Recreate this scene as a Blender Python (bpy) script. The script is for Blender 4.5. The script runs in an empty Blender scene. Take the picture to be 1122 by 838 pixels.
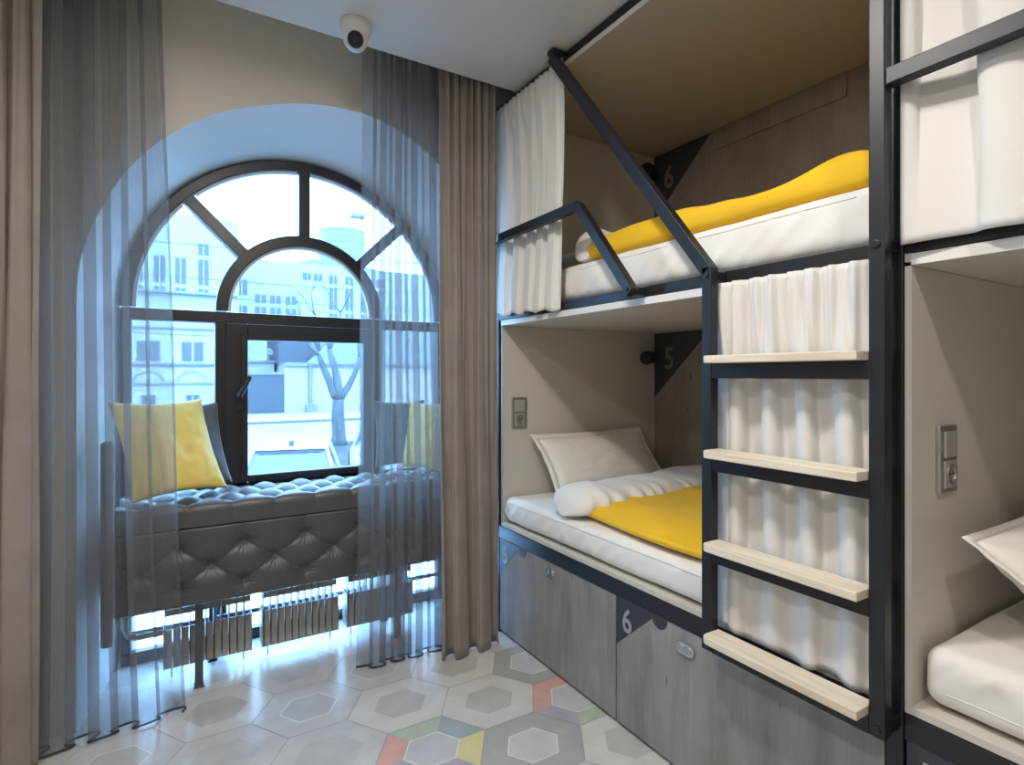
import bpy, bmesh, math, random
from mathutils import Vector, Matrix, noise

SC = bpy.context.scene
COL = SC.collection
PI = math.pi
random.seed(7)

# ------------------------------------------------------------------ materials
def new_mat(name):
    m = bpy.data.materials.new(name); m.use_nodes = True
    nt = m.node_tree
    return m, nt, nt.nodes['Principled BSDF']

def mat(name, col, rough=0.6, metal=0.0, spec=0.5, sheen=0.0, var=0.0, vscale=6.0, bump=0.0, bscale=60.0, stretch=(1, 1, 1)):
    m, nt, b = new_mat(name)
    c4 = (col[0], col[1], col[2], 1)
    b.inputs['Base Color'].default_value = c4
    b.inputs['Roughness'].default_value = rough
    b.inputs['Metallic'].default_value = metal
    b.inputs['Specular IOR Level'].default_value = spec
    if sheen:
        b.inputs['Sheen Weight'].default_value = sheen
        b.inputs['Sheen Roughness'].default_value = 0.4
    if var or bump:
        tc = nt.nodes.new('ShaderNodeTexCoord'); mp = nt.nodes.new('ShaderNodeMapping')
        mp.inputs['Scale'].default_value = stretch
        nt.links.new(tc.outputs['Object'], mp.inputs['Vector'])
    if var:
        n = nt.nodes.new('ShaderNodeTexNoise'); n.inputs['Scale'].default_value = vscale
        n.inputs['Detail'].default_value = 6
        r = nt.nodes.new('ShaderNodeValToRGB')
        r.color_ramp.elements[0].position = 0.3; r.color_ramp.elements[1].position = 0.7
        r.color_ramp.elements[0].color = tuple(max(0, x * (1 - var)) for x in col) + (1,)
        r.color_ramp.elements[1].color = tuple(min(1, x * (1 + var)) for x in col) + (1,)
        nt.links.new(mp.outputs['Vector'], n.inputs['Vector'])
        nt.links.new(n.outputs['Fac'], r.inputs['Fac'])
        nt.links.new(r.outputs['Color'], b.inputs['Base Color'])
    if bump:
        n2 = nt.nodes.new('ShaderNodeTexNoise'); n2.inputs['Scale'].default_value = bscale
        n2.inputs['Detail'].default_value = 4
        nt.links.new(mp.outputs['Vector'], n2.inputs['Vector'])
        bp = nt.nodes.new('ShaderNodeBump'); bp.inputs['Strength'].default_value = bump
        bp.inputs['Distance'].default_value = 0.01
        nt.links.new(n2.outputs['Fac'], bp.inputs['Height'])
        nt.links.new(bp.outputs['Normal'], b.inputs['Normal'])
    return m

def mat_laminate(name, base, streak=0.5, warm=(1.12, 1.0, 0.84)):
    """weathered concrete-look wood laminate: vertical streaks, cloudy patches, small dark knots"""
    m, nt, b = new_mat(name)
    tc = nt.nodes.new('ShaderNodeTexCoord')
    def noise_node(sc, stretch, detail=7, rough=0.6):
        mp = nt.nodes.new('ShaderNodeMapping'); mp.inputs['Scale'].default_value = stretch
        nt.links.new(tc.outputs['Object'], mp.inputs['Vector'])
        n = nt.nodes.new('ShaderNodeTexNoise'); n.inputs['Scale'].default_value = sc
        n.inputs['Detail'].default_value = detail; n.inputs['Roughness'].default_value = rough
        nt.links.new(mp.outputs['Vector'], n.inputs['Vector'])
        return n.outputs['Fac']
    def ramp(fac, a, ca, bb, cb):
        r = nt.nodes.new('ShaderNodeValToRGB')
        r.color_ramp.elements[0].position = a; r.color_ramp.elements[1].position = bb
        r.color_ramp.elements[0].color = ca; r.color_ramp.elements[1].color = cb
        nt.links.new(fac, r.inputs['Fac']); return r.outputs['Color']
    def mul(c1, c2, f=1.0):
        x = nt.nodes.new('ShaderNodeMix'); x.data_type = 'RGBA'; x.blend_type = 'MULTIPLY'
        x.inputs['Factor'].default_value = f
        nt.links.new(c1, x.inputs['A']); nt.links.new(c2, x.inputs['B']); return x.outputs['Result']
    d = 1 - streak
    c = ramp(noise_node(2.2, (1, 1, 1)), 0.32, tuple(base[i] * warm[i] * 0.85 for i in range(3)) + (1,),
             0.68, tuple(base[i] * 1.15 for i in range(3)) + (1,))
    c = mul(c, ramp(noise_node(9, (1, 1, 0.16)), 0.34, (d, d * 0.98, d * 0.95, 1), 0.62, (1, 1, 1, 1)))
    c = mul(c, ramp(noise_node(70, (1, 1, 0.05), 3), 0.3, (0.9, 0.9, 0.89, 1), 0.6, (1, 1, 1, 1)))
    c = mul(c, ramp(noise_node(17, (1, 1, 0.30), 2), 0.24, (0.25, 0.24, 0.23, 1), 0.29, (1, 1, 1, 1)))
    nt.links.new(c, b.inputs['Base Color'])
    b.inputs['Roughness'].default_value = 0.72
    b.inputs['Specular IOR Level'].default_value = 0.2
    return m

def mat_pine(name):
    m, nt, b = new_mat(name)
    tc = nt.nodes.new('ShaderNodeTexCoord'); mp = nt.nodes.new('ShaderNodeMapping')
    mp.inputs['Scale'].default_value = (9, 0.7, 9)
    nt.links.new(tc.outputs['Object'], mp.inputs['Vector'])
    n = nt.nodes.new('ShaderNodeTexNoise'); n.inputs['Scale'].default_value = 5; n.inputs['Detail'].default_value = 5
    n.inputs['Distortion'].default_value = 0.6
    nt.links.new(mp.outputs['Vector'], n.inputs['Vector'])
    r = nt.nodes.new('ShaderNodeValToRGB')
    r.color_ramp.elements[0].position = 0.3; r.color_ramp.elements[1].position = 0.62
    r.color_ramp.elements[0].color = (0.60, 0.50, 0.38, 1); r.color_ramp.elements[1].color = (0.74, 0.66, 0.54, 1)
    nt.links.new(n.outputs['Fac'], r.inputs['Fac']); nt.links.new(r.outputs['Color'], b.inputs['Base Color'])
    b.inputs['Roughness'].default_value = 0.6
    return m

def mat_sheer(name, col, alpha):
    """fine voile: threads and holes"""
    m = bpy.data.materials.new(name); m.use_nodes = True
    nt = m.node_tree; nt.nodes.clear()
    out = nt.nodes.new('ShaderNodeOutputMaterial')
    tr = nt.nodes.new('ShaderNodeBsdfTransparent')
    df = nt.nodes.new('ShaderNodeBsdfDiffuse'); df.inputs['Color'].default_value = col + (1,)
    tl = nt.nodes.new('ShaderNodeBsdfTranslucent'); tl.inputs['Color'].default_value = col + (1,)
    mx0 = nt.nodes.new('ShaderNodeMixShader'); mx0.inputs[0].default_value = 0.5
    nt.links.new(df.outputs[0], mx0.inputs[1]); nt.links.new(tl.outputs[0], mx0.inputs[2])
    tc = nt.nodes.new('ShaderNodeTexCoord'); mp = nt.nodes.new('ShaderNodeMapping')
    mp.inputs['Scale'].default_value = (1, 1, 0.06)
    nt.links.new(tc.outputs['Object'], mp.inputs['Vector'])
    n = nt.nodes.new('ShaderNodeTexNoise'); n.inputs['Scale'].default_value = 220; n.inputs['Detail'].default_value = 2
    nt.links.new(mp.outputs['Vector'], n.inputs['Vector'])
    mr = nt.nodes.new('ShaderNodeMapRange')
    mr.inputs['From Min'].default_value = 0.3; mr.inputs['From Max'].default_value = 0.7
    mr.inputs['To Min'].default_value = alpha - 0.05; mr.inputs['To Max'].default_value = alpha + 0.05
    nt.links.new(n.outputs['Fac'], mr.inputs['Value'])
    mx = nt.nodes.new('ShaderNodeMixShader')
    nt.links.new(mr.outputs['Result'], mx.inputs[0])
    nt.links.new(tr.outputs[0], mx.inputs[1]); nt.links.new(mx0.outputs[0], mx.inputs[2])
    nt.links.new(mx.outputs[0], out.inputs['Surface'])
    return m

def mat_glass(name, refl=0.06, tint=(0.505, 0.511, 0.517)):
    m = bpy.data.materials.new(name); m.use_nodes = True
    nt = m.node_tree; nt.nodes.clear()
    out = nt.nodes.new('ShaderNodeOutputMaterial')
    tr = nt.nodes.new('ShaderNodeBsdfTransparent'); tr.inputs['Color'].default_value = tint + (1,)
    gl = nt.nodes.new('ShaderNodeBsdfGlossy'); gl.inputs['Roughness'].default_value = 0.02
    mx = nt.nodes.new('ShaderNodeMixShader'); mx.inputs[0].default_value = refl
    nt.links.new(tr.outputs[0], mx.inputs[1]); nt.links.new(gl.outputs[0], mx.inputs[2])
    nt.links.new(mx.outputs[0], out.inputs['Surface'])
    return m

def mat_frosted(name):
    m = bpy.data.materials.new(name); m.use_nodes = True
    nt = m.node_tree; nt.nodes.clear()
    out = nt.nodes.new('ShaderNodeOutputMaterial')
    tl = nt.nodes.new('ShaderNodeBsdfTranslucent'); tl.inputs['Color'].default_value = (0.95, 0.97, 1, 1)
    df = nt.nodes.new('ShaderNodeBsdfDiffuse'); df.inputs['Color'].default_value = (0.8, 0.85, 0.9, 1)
    mx = nt.nodes.new('ShaderNodeMixShader'); mx.inputs[0].default_value = 0.12
    nt.links.new(tl.outputs[0], mx.inputs[1]); nt.links.new(df.outputs[0], mx.inputs[2])
    nt.links.new(mx.outputs[0], out.inputs['Surface'])
    return m

M = {}
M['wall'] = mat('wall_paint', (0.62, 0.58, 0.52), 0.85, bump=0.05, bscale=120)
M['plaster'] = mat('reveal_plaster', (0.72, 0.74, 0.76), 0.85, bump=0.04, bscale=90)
M['ceiling'] = mat('ceiling_paint', (0.66, 0.655, 0.645), 0.9)
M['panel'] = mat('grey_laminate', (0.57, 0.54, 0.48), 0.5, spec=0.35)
M['roofpanel'] = mat('bounce_tinted_laminate', (0.47, 0.415, 0.34), 0.6, spec=0.3)  # panel laminate with warm bounce off the yellow bedding put into its colour
M['panel_edge'] = mat('white_edge_band', (0.72, 0.72, 0.70), 0.5)
M['steel'] = mat('black_steel', (0.011, 0.013, 0.018), 0.42, spec=0.5)
M['concrete'] = mat_laminate('concrete_wood', (0.30, 0.305, 0.305), 0.30, (1.06, 1.0, 0.92))
M['dimback'] = mat_laminate('dimmed_concrete_wood', (0.27, 0.245, 0.22), 0.14, (1.06, 1.0, 0.92))  # locker laminate again, the dim light inside the bunks put into its colour
M['patch'] = mat('slate_paint', (0.035, 0.042, 0.058), 0.55)
M['digit'] = mat('grey_digit', (0.33, 0.34, 0.36), 0.6)
M['digit_dark'] = mat('dim_grey_digit', (0.19, 0.17, 0.15), 0.6)
M['pine'] = mat_pine('pine_board')
M['sheet'] = mat('white_cotton', (0.78, 0.77, 0.74), 0.85, sheen=0.2, bump=0.08, bscale=40)
M['pillowcase'] = mat('white_pillowcase', (0.74, 0.71, 0.66), 0.85, sheen=0.2, bump=0.1, bscale=25)
M['yellow'] = mat('yellow_cotton', (0.86, 0.52, 0.012), 0.8, sheen=0.15, bump=0.06, bscale=30)
M['bunkcurtain'] = mat('white_curtain_cloth', (0.67, 0.66, 0.64), 0.85, sheen=0.2, bump=0.05, bscale=200)
M['taupe'] = mat('taupe_velvet', (0.245, 0.215, 0.195), 0.8, sheen=0.35, var=0.12, vscale=5, bump=0.06, bscale=150)
M['sheer'] = mat_sheer('grey_voile', (0.27, 0.275, 0.285), 0.44)
M['hem'] = mat_sheer('grey_voile_hem', (0.06, 0.07, 0.10), 0.75)
M['frame'] = mat('bronze_frame', (0.020, 0.017, 0.018), 0.34, spec=0.5)
M['bead'] = mat('pale_bead', (0.55, 0.6, 0.66), 0.4)
M['glass'] = mat_glass('window_glass')
M['added_frost'] = mat_frosted('added_frosted_glass')
M['velvet'] = mat('grey_velvet', (0.070, 0.069, 0.071), 0.42, spec=0.5, sheen=0.6)
M['cushyel'] = mat('yellow_velvet', (0.80, 0.60, 0.14), 0.65, sheen=0.4, bump=0.08, bscale=30)
M['cushgrey'] = mat('slate_velvet', (0.10, 0.115, 0.14), 0.7, sheen=0.4)
M['legsteel'] = mat('grey_leg_steel', (0.10, 0.11, 0.125), 0.4, metal=0.3)
M['radiator'] = mat('taupe_enamel', (0.36, 0.335, 0.30), 0.4)
M['silver'] = mat('satin_silver', (0.52, 0.51, 0.49), 0.35, metal=0.85)
M['silver2'] = mat('silver_plastic', (0.42, 0.41, 0.385), 0.4, metal=0.3)
M['lockblue'] = mat('lock_steel', (0.60, 0.65, 0.72), 0.25, metal=0.9)
M['black'] = mat('matte_black', (0.012, 0.012, 0.013), 0.5)
M['camwhite'] = mat('camera_white', (0.72, 0.70, 0.66), 0.4)
M['lens'] = mat('lens_black', (0.01, 0.01, 0.012), 0.12)
# outdoors
M['road'] = mat('asphalt', (0.195, 0.202, 0.208), 0.9, var=0.12, vscale=0.4)
M['paving'] = mat('pale_paving', (0.260, 0.267, 0.273), 0.9)
M['kerb'] = mat('kerb_stone', (0.104, 0.110, 0.118), 0.9)
M['soil'] = mat('dark_soil', (0.029, 0.031, 0.036), 0.95, var=0.4, vscale=2)
M['stucco'] = mat('white_stucco', (0.273, 0.281, 0.287), 0.9)
M['stucco2'] = mat('pale_grey_stucco', (0.222, 0.231, 0.240), 0.9)
M['pink'] = mat('pale_pink_stucco', (0.273, 0.234, 0.248), 0.9)
M['mould'] = mat('grey_moulding', (0.143, 0.153, 0.163), 0.9)
M['darkglass'] = mat('far_window_glass', (0.050, 0.062, 0.078), 0.3)
M['paleglass'] = mat('far_pale_glass', (0.130, 0.153, 0.169), 0.3)
M['gate'] = mat('slate_gate', (0.039, 0.051, 0.068), 0.6)
M['roof'] = mat('grey_roof', (0.163, 0.172, 0.183), 0.8)
M['darkroof'] = mat('dark_slate_wall', (0.050, 0.059, 0.074), 0.8)
M['bark'] = mat('grey_bark', (0.071, 0.078, 0.085), 0.95, var=0.3, vscale=3, stretch=(1, 1, 0.3))
M['carpaint'] = mat('white_car_paint', (0.273, 0.281, 0.287), 0.3)
M['carglass'] = mat('car_glass', (0.085, 0.104, 0.118), 0.15)
M['rubber'] = mat('tyre_rubber', (0.012, 0.012, 0.012), 0.9)
M['wire'] = mat('wire_black', (0.065, 0.071, 0.085), 0.8)

# ------------------------------------------------------------------ mesh building
class MB:
    def __init__(self):
        self.bm = bmesh.new(); self.mi = 0
    def face(self, vs):
        try:
            f = self.bm.faces.new(vs); f.material_index = self.mi; return f
        except ValueError:
            return None
    def v(self, p): return self.bm.verts.new(p)
    def hexa(self, c):
        v = [self.v(p) for p in c]
        for q in ((0, 3, 2, 1), (4, 5, 6, 7), (0, 1, 5, 4), (1, 2, 6, 5), (2, 3, 7, 6), (3, 0, 4, 7)):
            self.face([v[i] for i in q])
    def box(self, x0, x1, y0, y1, z0, z1):
        self.hexa([(x0, y0, z0), (x1, y0, z0), (x1, y1, z0), (x0, y1, z0), (x0, y0, z1), (x1, y0, z1), (x1, y1, z1), (x0, y1, z1)])
        return self
    def bar(self, p, q, w, h, side=(1, 0, 0)):
        """square bar from p to q; w along 'side', h across"""
        p, q = Vector(p), Vector(q); d = (q - p).normalized()
        s = Vector(side); s = (s - d * s.dot(d)).normalized(); u = d.cross(s)
        s *= w / 2; u *= h / 2
        self.hexa([p - s - u, p + s - u, p + s + u, p - s + u, q - s - u, q + s - u, q + s + u, q - s + u])
        return self
    def prism(self, pts, axis, a, b):
        """polygon pts in the two other axes, extruded a..b along axis"""
        def mk(p, t):
            return {'x': (t, p[0], p[1]), 'y': (p[0], t, p[1]), 'z': (p[0], p[1], t)}[axis]
        va = [self.v(mk(p, a)) for p in pts]; vb = [self.v(mk(p, b)) for p in pts]
        n = len(pts)
        self.face(va[::-1]); self.face(vb)
        for i in range(n): self.face([va[i], va[(i + 1) % n], vb[(i + 1) % n], vb[i]])
        return self
    def tube(self, pts, r, seg=10, caps=True):
        pts = [Vector(p) for p in pts]; n = len(pts)
        rr = r if isinstance(r, (list, tuple)) else [r] * n
        ref = Vector((0.123, 0.3, 0.95)).normalized(); rings = []
        for i, p in enumerate(pts):
            d = (pts[min(i + 1, n - 1)] - pts[max(i - 1, 0)]).normalized()
            if abs(d.dot(ref)) > 0.95: ref = Vector((0.95, 0.1, 0.2)).normalized()
            s = d.cross(ref).normalized(); u = s.cross(d).normalized(); ref = u
            rings.append([self.v(p + (s * math.cos(2 * PI * k / seg) + u * math.sin(2 * PI * k / seg)) * rr[i]) for k in range(seg)])
        for i in range(n - 1):
            for k in range(seg):
                self.face([rings[i][k], rings[i][(k + 1) % seg], rings[i + 1][(k + 1) % seg], rings[i + 1][k]])
        if caps:
            self.face(rings[0][::-1]); self.face(rings[-1])
        return self
    def cyl(self, p, q, r, seg=20, r2=None):
        return self.tube([p, q], [r, r if r2 is None else r2], seg)
    def ball(self, c, r, sx=1, sy=1, sz=1, seg=14):
        b = bmesh.ops.create_uvsphere(self.bm, u_segments=seg, v_segments=seg // 2 + 2, radius=r)
        for v in b['verts']:
            v.co = Vector((v.co.x * sx, v.co.y * sy, v.co.z * sz)) + Vector(c)
        for f in {f for v in b['verts'] for f in v.link_faces}: f.material_index = self.mi
        return self
    def grid(self, fn, nu, nv, flip=False):
        vs = [[self.v(fn(i / nu, j / nv)) for j in range(nv + 1)] for i in range(nu + 1)]
        for i in range(nu):
            for j in range(nv):
                q = [vs[i][j], vs[i + 1][j], vs[i + 1][j + 1], vs[i][j + 1]]
                self.face(q[::-1] if flip else q)
        return vs
    def rbox(self, x0, x1, y0, y1, z0, z1, r, step, disp=None):
        """rounded soft block on a fine grid; disp(p, n) returns an offset vector"""
        c = Vector(((x0 + x1) / 2, (y0 + y1) / 2, (z0 + z1) / 2))
        h = Vector(((x1 - x0) / 2, (y1 - y0) / 2, (z1 - z0) / 2))
        n = [max(3, int(round(2 * h[i] / step))) for i in range(3)]
        n = [min(170, k) for k in n]
        inner = Vector([max(0.0, h[i] - r) for i in range(3)])
        cache = {}
        def spread(t, hh):
            # concentrate some samples at the rounded edge
            return hh * math.sin(t * PI / 2) if hh < 0.25 else hh * (0.65 * t + 0.35 * math.sin(t * PI / 2))
        def vert(i, j, k):
            key = (i, j, k)
            if key not in cache:
                p = Vector([spread(2 * a / n[b] - 1, h[b]) for b, a in enumerate(key)])
                q = Vector([max(-inner[b], min(inner[b], p[b])) for b in range(3)])
                d = p - q
                nn = d.normalized() if d.length > 1e-9 else Vector((0, 0, 1))
                w = q + nn * r + c
                if disp: w = w + disp(w, nn)
                cache[key] = self.v(w)
            return cache[key]
        for ax in range(3):
            a, b = (ax + 1) % 3, (ax + 2) % 3
            for side in (0, n[ax]):
                for i in range(n[a]):
                    for j in range(n[b]):
                        def at(ii, jj):
                            k = [0, 0, 0]; k[ax] = side; k[a] = ii; k[b] = jj; return vert(*k)
                        q = [at(i, j), at(i + 1, j), at(i + 1, j + 1), at(i, j + 1)]
                        self.face(q if side else q[::-1])
        return self
    def build(self, name, mats, parent=None, bevel=0.0, smooth=False, solid=0.0, subsurf=0, angle=40, soff=0.0):
        me = bpy.data.meshes.new(name); 
        bmesh.ops.recalc_face_normals(self.bm, faces=self.bm.faces[:]) if not solid and not getattr(self, 'keep', False) else None
        self.bm.to_mesh(me); self.bm.free()
        o = bpy.data.objects.new(name, me); COL.objects.link(o)
        for mm in (mats if isinstance(mats, (list, tuple)) else [mats]):
            me.materials.append(M[mm] if isinstance(mm, str) else mm)
        if parent:
            o.parent = parent
            o.matrix_parent_inverse = world_of(parent).inverted()
        if smooth:
            for p in me.polygons: p.use_smooth = True
        if solid:
            s = o.modifiers.new('thickness', 'SOLIDIFY'); s.thickness = solid; s.offset = soff
        if bevel:
            s = o.modifiers.new('edge', 'BEVEL'); s.width = bevel; s.segments = 2; s.limit_method = 'ANGLE'; s.angle_limit = math.radians(angle)
        if subsurf:
            s = o.modifiers.new('smooth', 'SUBSURF'); s.levels = subsurf; s.render_levels = subsurf
        return o

def world_of(o):
    # parents here are either empties with a plain location or meshes with identity world transform
    w = Matrix.LocRotScale(o.location, o.rotation_euler, o.scale)
    if o.parent: w = world_of(o.parent) @ o.matrix_parent_inverse @ w
    return w

def empty(name, loc):
    o = bpy.data.objects.new(name, None); COL.objects.link(o); o.location = loc
    o.empty_display_size = 0.1
    return o

def tag(o, label=None, cat=None, group=None, kind=None):
    if label: o['label'] = label
    if cat: o['category'] = cat
    if group: o['group'] = group
    if kind: o['kind'] = kind
    return o

def copy_tree(o, delta, label=None, group=None):
    c = o.copy(); COL.objects.link(c); c.location = o.location + Vector(delta)
    if label: c['label'] = label
    if group: c['group'] = group
    def kids(src, dst):
        for ch in [x for x in list(bpy.data.objects) if x.parent == src]:
            k = ch.copy(); COL.objects.link(k); k.parent = dst
            k.matrix_parent_inverse = ch.matrix_parent_inverse.copy()
            kids(ch, k)
    kids(o, c)
    return c

def nz(x, y=0.0, z=0.0): return noise.noise(Vector((x, y, z)))

def digit_mesh(ch, size):
    cu = bpy.data.curves.new('t', 'FONT'); cu.body = ch; cu.size = size; cu.align_x = 'CENTER'; cu.align_y = 'CENTER'
    cu.extrude = 0.0008; cu.offset = size * 0.012
    o = bpy.data.objects.new('t', cu); COL.objects.link(o)
    dg = bpy.context.evaluated_depsgraph_get(); dg.update()
    me = bpy.data.meshes.new_from_object(o.evaluated_get(dg))
    bpy.data.objects.remove(o); bpy.data.curves.remove(cu)
    return me

def add_digit(name, ch, size, x, y, z, m, parent, sx=1.0):
    """digit on a face that looks towards -x; reading direction runs towards -y"""
    me = digit_mesh(ch, size)
    cx = [v.co.x for v in me.vertices]; cy = [v.co.y for v in me.vertices]
    ox, oy = (min(cx) + max(cx)) / 2, (min(cy) + max(cy)) / 2
    for v in me.vertices:
        a, b, c = (v.co.x - ox) * sx, v.co.y - oy, v.co.z
        v.co = (x - c, y - a, z + b)
    me.materials.clear(); me.materials.append(M[m])
    o = bpy.data.objects.new(name, me); COL.objects.link(o)
    o.parent = parent; o.matrix_parent_inverse = world_of(parent).inverted()
    return o

# ------------------------------------------------------------------ key dimensions (metres)
EYE = 1.45
XF = 1.57                 # front of the bunk frames
YN, YE = 0.70, 2.785       # near and far end of the bunk by the window
CEIL = 2.96
YW, YG = 2.85, 3.40       # inner face of the window wall, plane of the window
YC = 2.56                 # edge of the lowered ceiling (curtain slot behind it)

# ================================================================== THE ROOM
def floor():
    a, ky = 0.2325, 0.885          # hexagon radius and its squash along y
    colx, rowy = a * 1.5, a * math.sqrt(3) * ky
    x_off, y_off = 0.508, 2.551
    cols = ['grout', 'ringA', 'innA', 'ringB', 'innB', 'ringC', 'innC', 'line', 'coral', 'lilac', 'blue', 'yellow', 'green', 'innD']
    rgb = dict(grout=(0.30, 0.30, 0.30), ringA=(0.60, 0.585, 0.55), innA=(0.48, 0.47, 0.44), ringB=(0.385, 0.39, 0.37), innB=(0.52, 0.52, 0.50),
               ringC=(0.53, 0.525, 0.50), innC=(0.485, 0.48, 0.455), line=(0.70, 0.69, 0.66), coral=(0.62, 0.36, 0.31), lilac=(0.40, 0.385, 0.43),
               blue=(0.35, 0.41, 0.42), yellow=(0.66, 0.58, 0.30), green=(0.43, 0.49, 0.38), innD=(0.50, 0.50, 0.50))
    ms = [mat('tile_' + c, rgb[c], 0.22 if c != 'grout' else 0.8, spec=0.45, var=0.07, vscale=9) for c in cols]
    ix = {c: i for i, c in enumerate(cols)}
    mb = MB()
    def hexpts(cx, cy, r, z): return [(cx + r * math.cos(k * PI / 3), cy + r * ky * math.sin(k * PI / 3), z) for k in range(6)]
    fixed = {(2, 2): 'B', (2, 1): 'A', (1, 0): 'A', (1, 1): 'D', (2, 0): 'A', (3, 1): 'D', (3, 0): 'B', (3, 2): 'A', (0, 0): 'C', (0, -1): 'C', (0, 1): 'C', (0, 2): 'C', (1, -1): 'C', (-1, 0): 'C', (-1, 1): 'C', (-1, 2): 'E', (0, 3): 'A', (1, 2): 'B'}
    rnd = random.Random(3)
    mb.mi = ix['grout']
    mb.face([mb.v(p) for p in ((-1.5, -2.2, 0), (2.85, -2.2, 0), (2.85, 3.5, 0), (-1.5, 3.5, 0))])
    z = 0.0012
    for i in range(-6, 7):
        for j in range(-4, 15):
            cx = x_off + i * colx
            cy = y_off - j * rowy - (rowy / 2 if i % 2 else 0)
            if not (-1.5 + a < cx < 2.83 - a * 0.2 and -2.2 + a < cy < 3.5 - a * 0.5): continue
            kind = fixed.get((i, j)) or rnd.choice('AAABBCCCD')
            o = hexpts(cx, cy, a - 0.0022, z); ri = a * rnd.uniform(0.50, 0.58)
            n = hexpts(cx, cy, ri, z); n2 = hexpts(cx, cy, ri - 0.006, z)
            ring, inn, outl = {'A': ('ringA', 'innA', 0), 'B': ('ringB', 'innB', 1), 'C': ('ringC', 'innC', rnd.random() < 0.45), 'D': ('', 'innD', 1), 'E': ('', 'innC', 0)}[kind]
            seq = ['blue', 'green', 'coral', 'lilac', 'lilac', 'yellow'] if kind == 'D' else ['ringC', 'coral', 'ringC', 'ringA', 'blue', 'ringA']
            if (i, j) == (3, 1): seq = ['blue', 'coral', 'coral', 'lilac', 'green', 'yellow']
            for k in range(6):
                mb.mi = ix[ring] if ring else ix[seq[k]]
                mb.face([mb.v(o[k]), mb.v(o[(k + 1) % 6]), mb.v(n[(k + 1) % 6]), mb.v(n[k])])
                mb.mi = ix['line'] if outl else ix[inn]
                mb.face([mb.v(n[k]), mb.v(n[(k + 1) % 6]), mb.v(n2[(k + 1) % 6]), mb.v(n2[k])])
            mb.mi = ix[inn]
            mb.face([mb.v(p) for p in n2])
    mb.mi = ix['grout']; mb.box(-1.5, 2.85, -2.2, 3.5, -0.1, -0.002)
    tag(mb.build('floor', ms), kind='structure')
floor()

def catmull(pts, n):
    out = []
    P = [pts[0]] + list(pts) + [pts[-1]]
    for i in range(1, len(P) - 2):
        for k in range(n):
            t = k / n
            p0, p1, p2, p3 = (Vector(q) for q in P[i - 1:i + 3])
            out.append(0.5 * ((2 * p1) + (p2 - p0) * t + (2 * p0 - 5 * p1 + 4 * p2 - p3) * t * t + (3 * p1 - p0 - 3 * p2 + p3) * t ** 3))
    out.append(Vector(pts[-1]))
    return out

WCX, WCZ, WR = 0.645, 1.79, 0.87       # centre and radius of the window arch
def window_wall():
    fr = catmull([(-0.335, 1.75), (-0.325, 1.90), (-0.272, 2.086), (-0.17, 2.30), (-0.027, 2.476), (0.16, 2.62), (0.366, 2.711), (0.571, 2.767),
                  (0.748, 2.783), (0.878, 2.777), (1.05, 2.725), (1.207, 2.636), (1.38, 2.48), (1.5, 2.28), (1.55, 2.0), (1.555, 1.75)], 5)
    # resample by arc length so that it pairs with the window arch
    L = [0]
    for a, b in zip(fr, fr[1:]): L.append(L[-1] + (b - a).length)
    N = 64; res = []
    for k in range(N + 1):
        s = L[-1] * k / N
        i = max(j for j in range(len(L)) if L[j] <= s + 1e-9); i = min(i, len(fr) - 2)
        t = (s - L[i]) / max(1e-9, L[i + 1] - L[i]); res.append(fr[i].lerp(fr[i + 1], t))
    front = [Vector((-0.335, 0))] + res + [Vector((1.555, 0))]
    back = [Vector((WCX - WR, 0))] + [Vector((WCX - WR * math.cos(PI * k / N), WCZ + WR * math.sin(PI * k / N))) for k in range(N + 1)] + [Vector((WCX + WR, 0))]
    mb = MB()
    def plate(curve, y, flip):
        # wall face around the opening, in strips to an outer rectangle
        x0, x1, zt = -1.5, 2.85, 3.3
        n = len(curve); half = WCX
        outer = []
        for i, p in enumerate(curve):
            if i == 0: outer.append(Vector((x0, 0)))
            elif i == n - 1: outer.append(Vector((x1, 0)))
            else:
                t = (i - 1) / (n - 3)
                if t < 0.25: outer.append(Vector((x0, 1.75 + (zt - 1.75) * t / 0.25)))
                elif t > 0.75: outer.append(Vector((x1, 1.75 + (zt - 1.75) * (1 - t) / 0.25)))
                else: outer.append(Vector((x0 + (x1 - x0) * (t - 0.25) / 0.5, zt)))
        for i in range(n - 1):
            q = [mb.v((curve[i].x, y, curve[i].y)), mb.v((curve[i + 1].x, y, curve[i + 1].y)), mb.v((outer[i + 1].x, y, outer[i + 1].y)), mb.v((outer[i].x, y, outer[i].y))]
            mb.face(q if flip else q[::-1])
        return outer
    mb.mi = 0; plate(front, YW, False)
    mb.mi = 0; plate(back, YG + 0.06, True)
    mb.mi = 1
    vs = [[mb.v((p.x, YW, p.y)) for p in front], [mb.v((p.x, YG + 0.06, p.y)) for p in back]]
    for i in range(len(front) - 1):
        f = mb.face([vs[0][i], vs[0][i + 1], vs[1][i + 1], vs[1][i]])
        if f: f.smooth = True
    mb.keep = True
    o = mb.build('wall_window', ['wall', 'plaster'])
    return tag(o, kind='structure')
window_wall()

tag(MB().box(2.80, 2.9, -2.2, YW, 0, 3.2).build('wall_bunks', 'wall'), kind='structure')
tag(MB().box(-1.6, -1.5, -2.2, YW, 0, 3.2).build('wall_opposite', 'wall'), kind='structure')
tag(MB().box(-1.6, 2.9, -2.3, -2.2, 0, 3.2).build('wall_rear', 'wall'), kind='structure')
mb = MB()
mb.box(-1.5, 2.80, -2.2, YC, CEIL, CEIL + 0.05)
mb.box(-1.5, 2.80, YC - 0.03, YC, CEIL + 0.05, 3.16)
mb.box(-1.5, 2.80, YC, YW, 3.16, 3.2)
tag(mb.build('ceiling', 'ceiling'), kind='structure')

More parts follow.
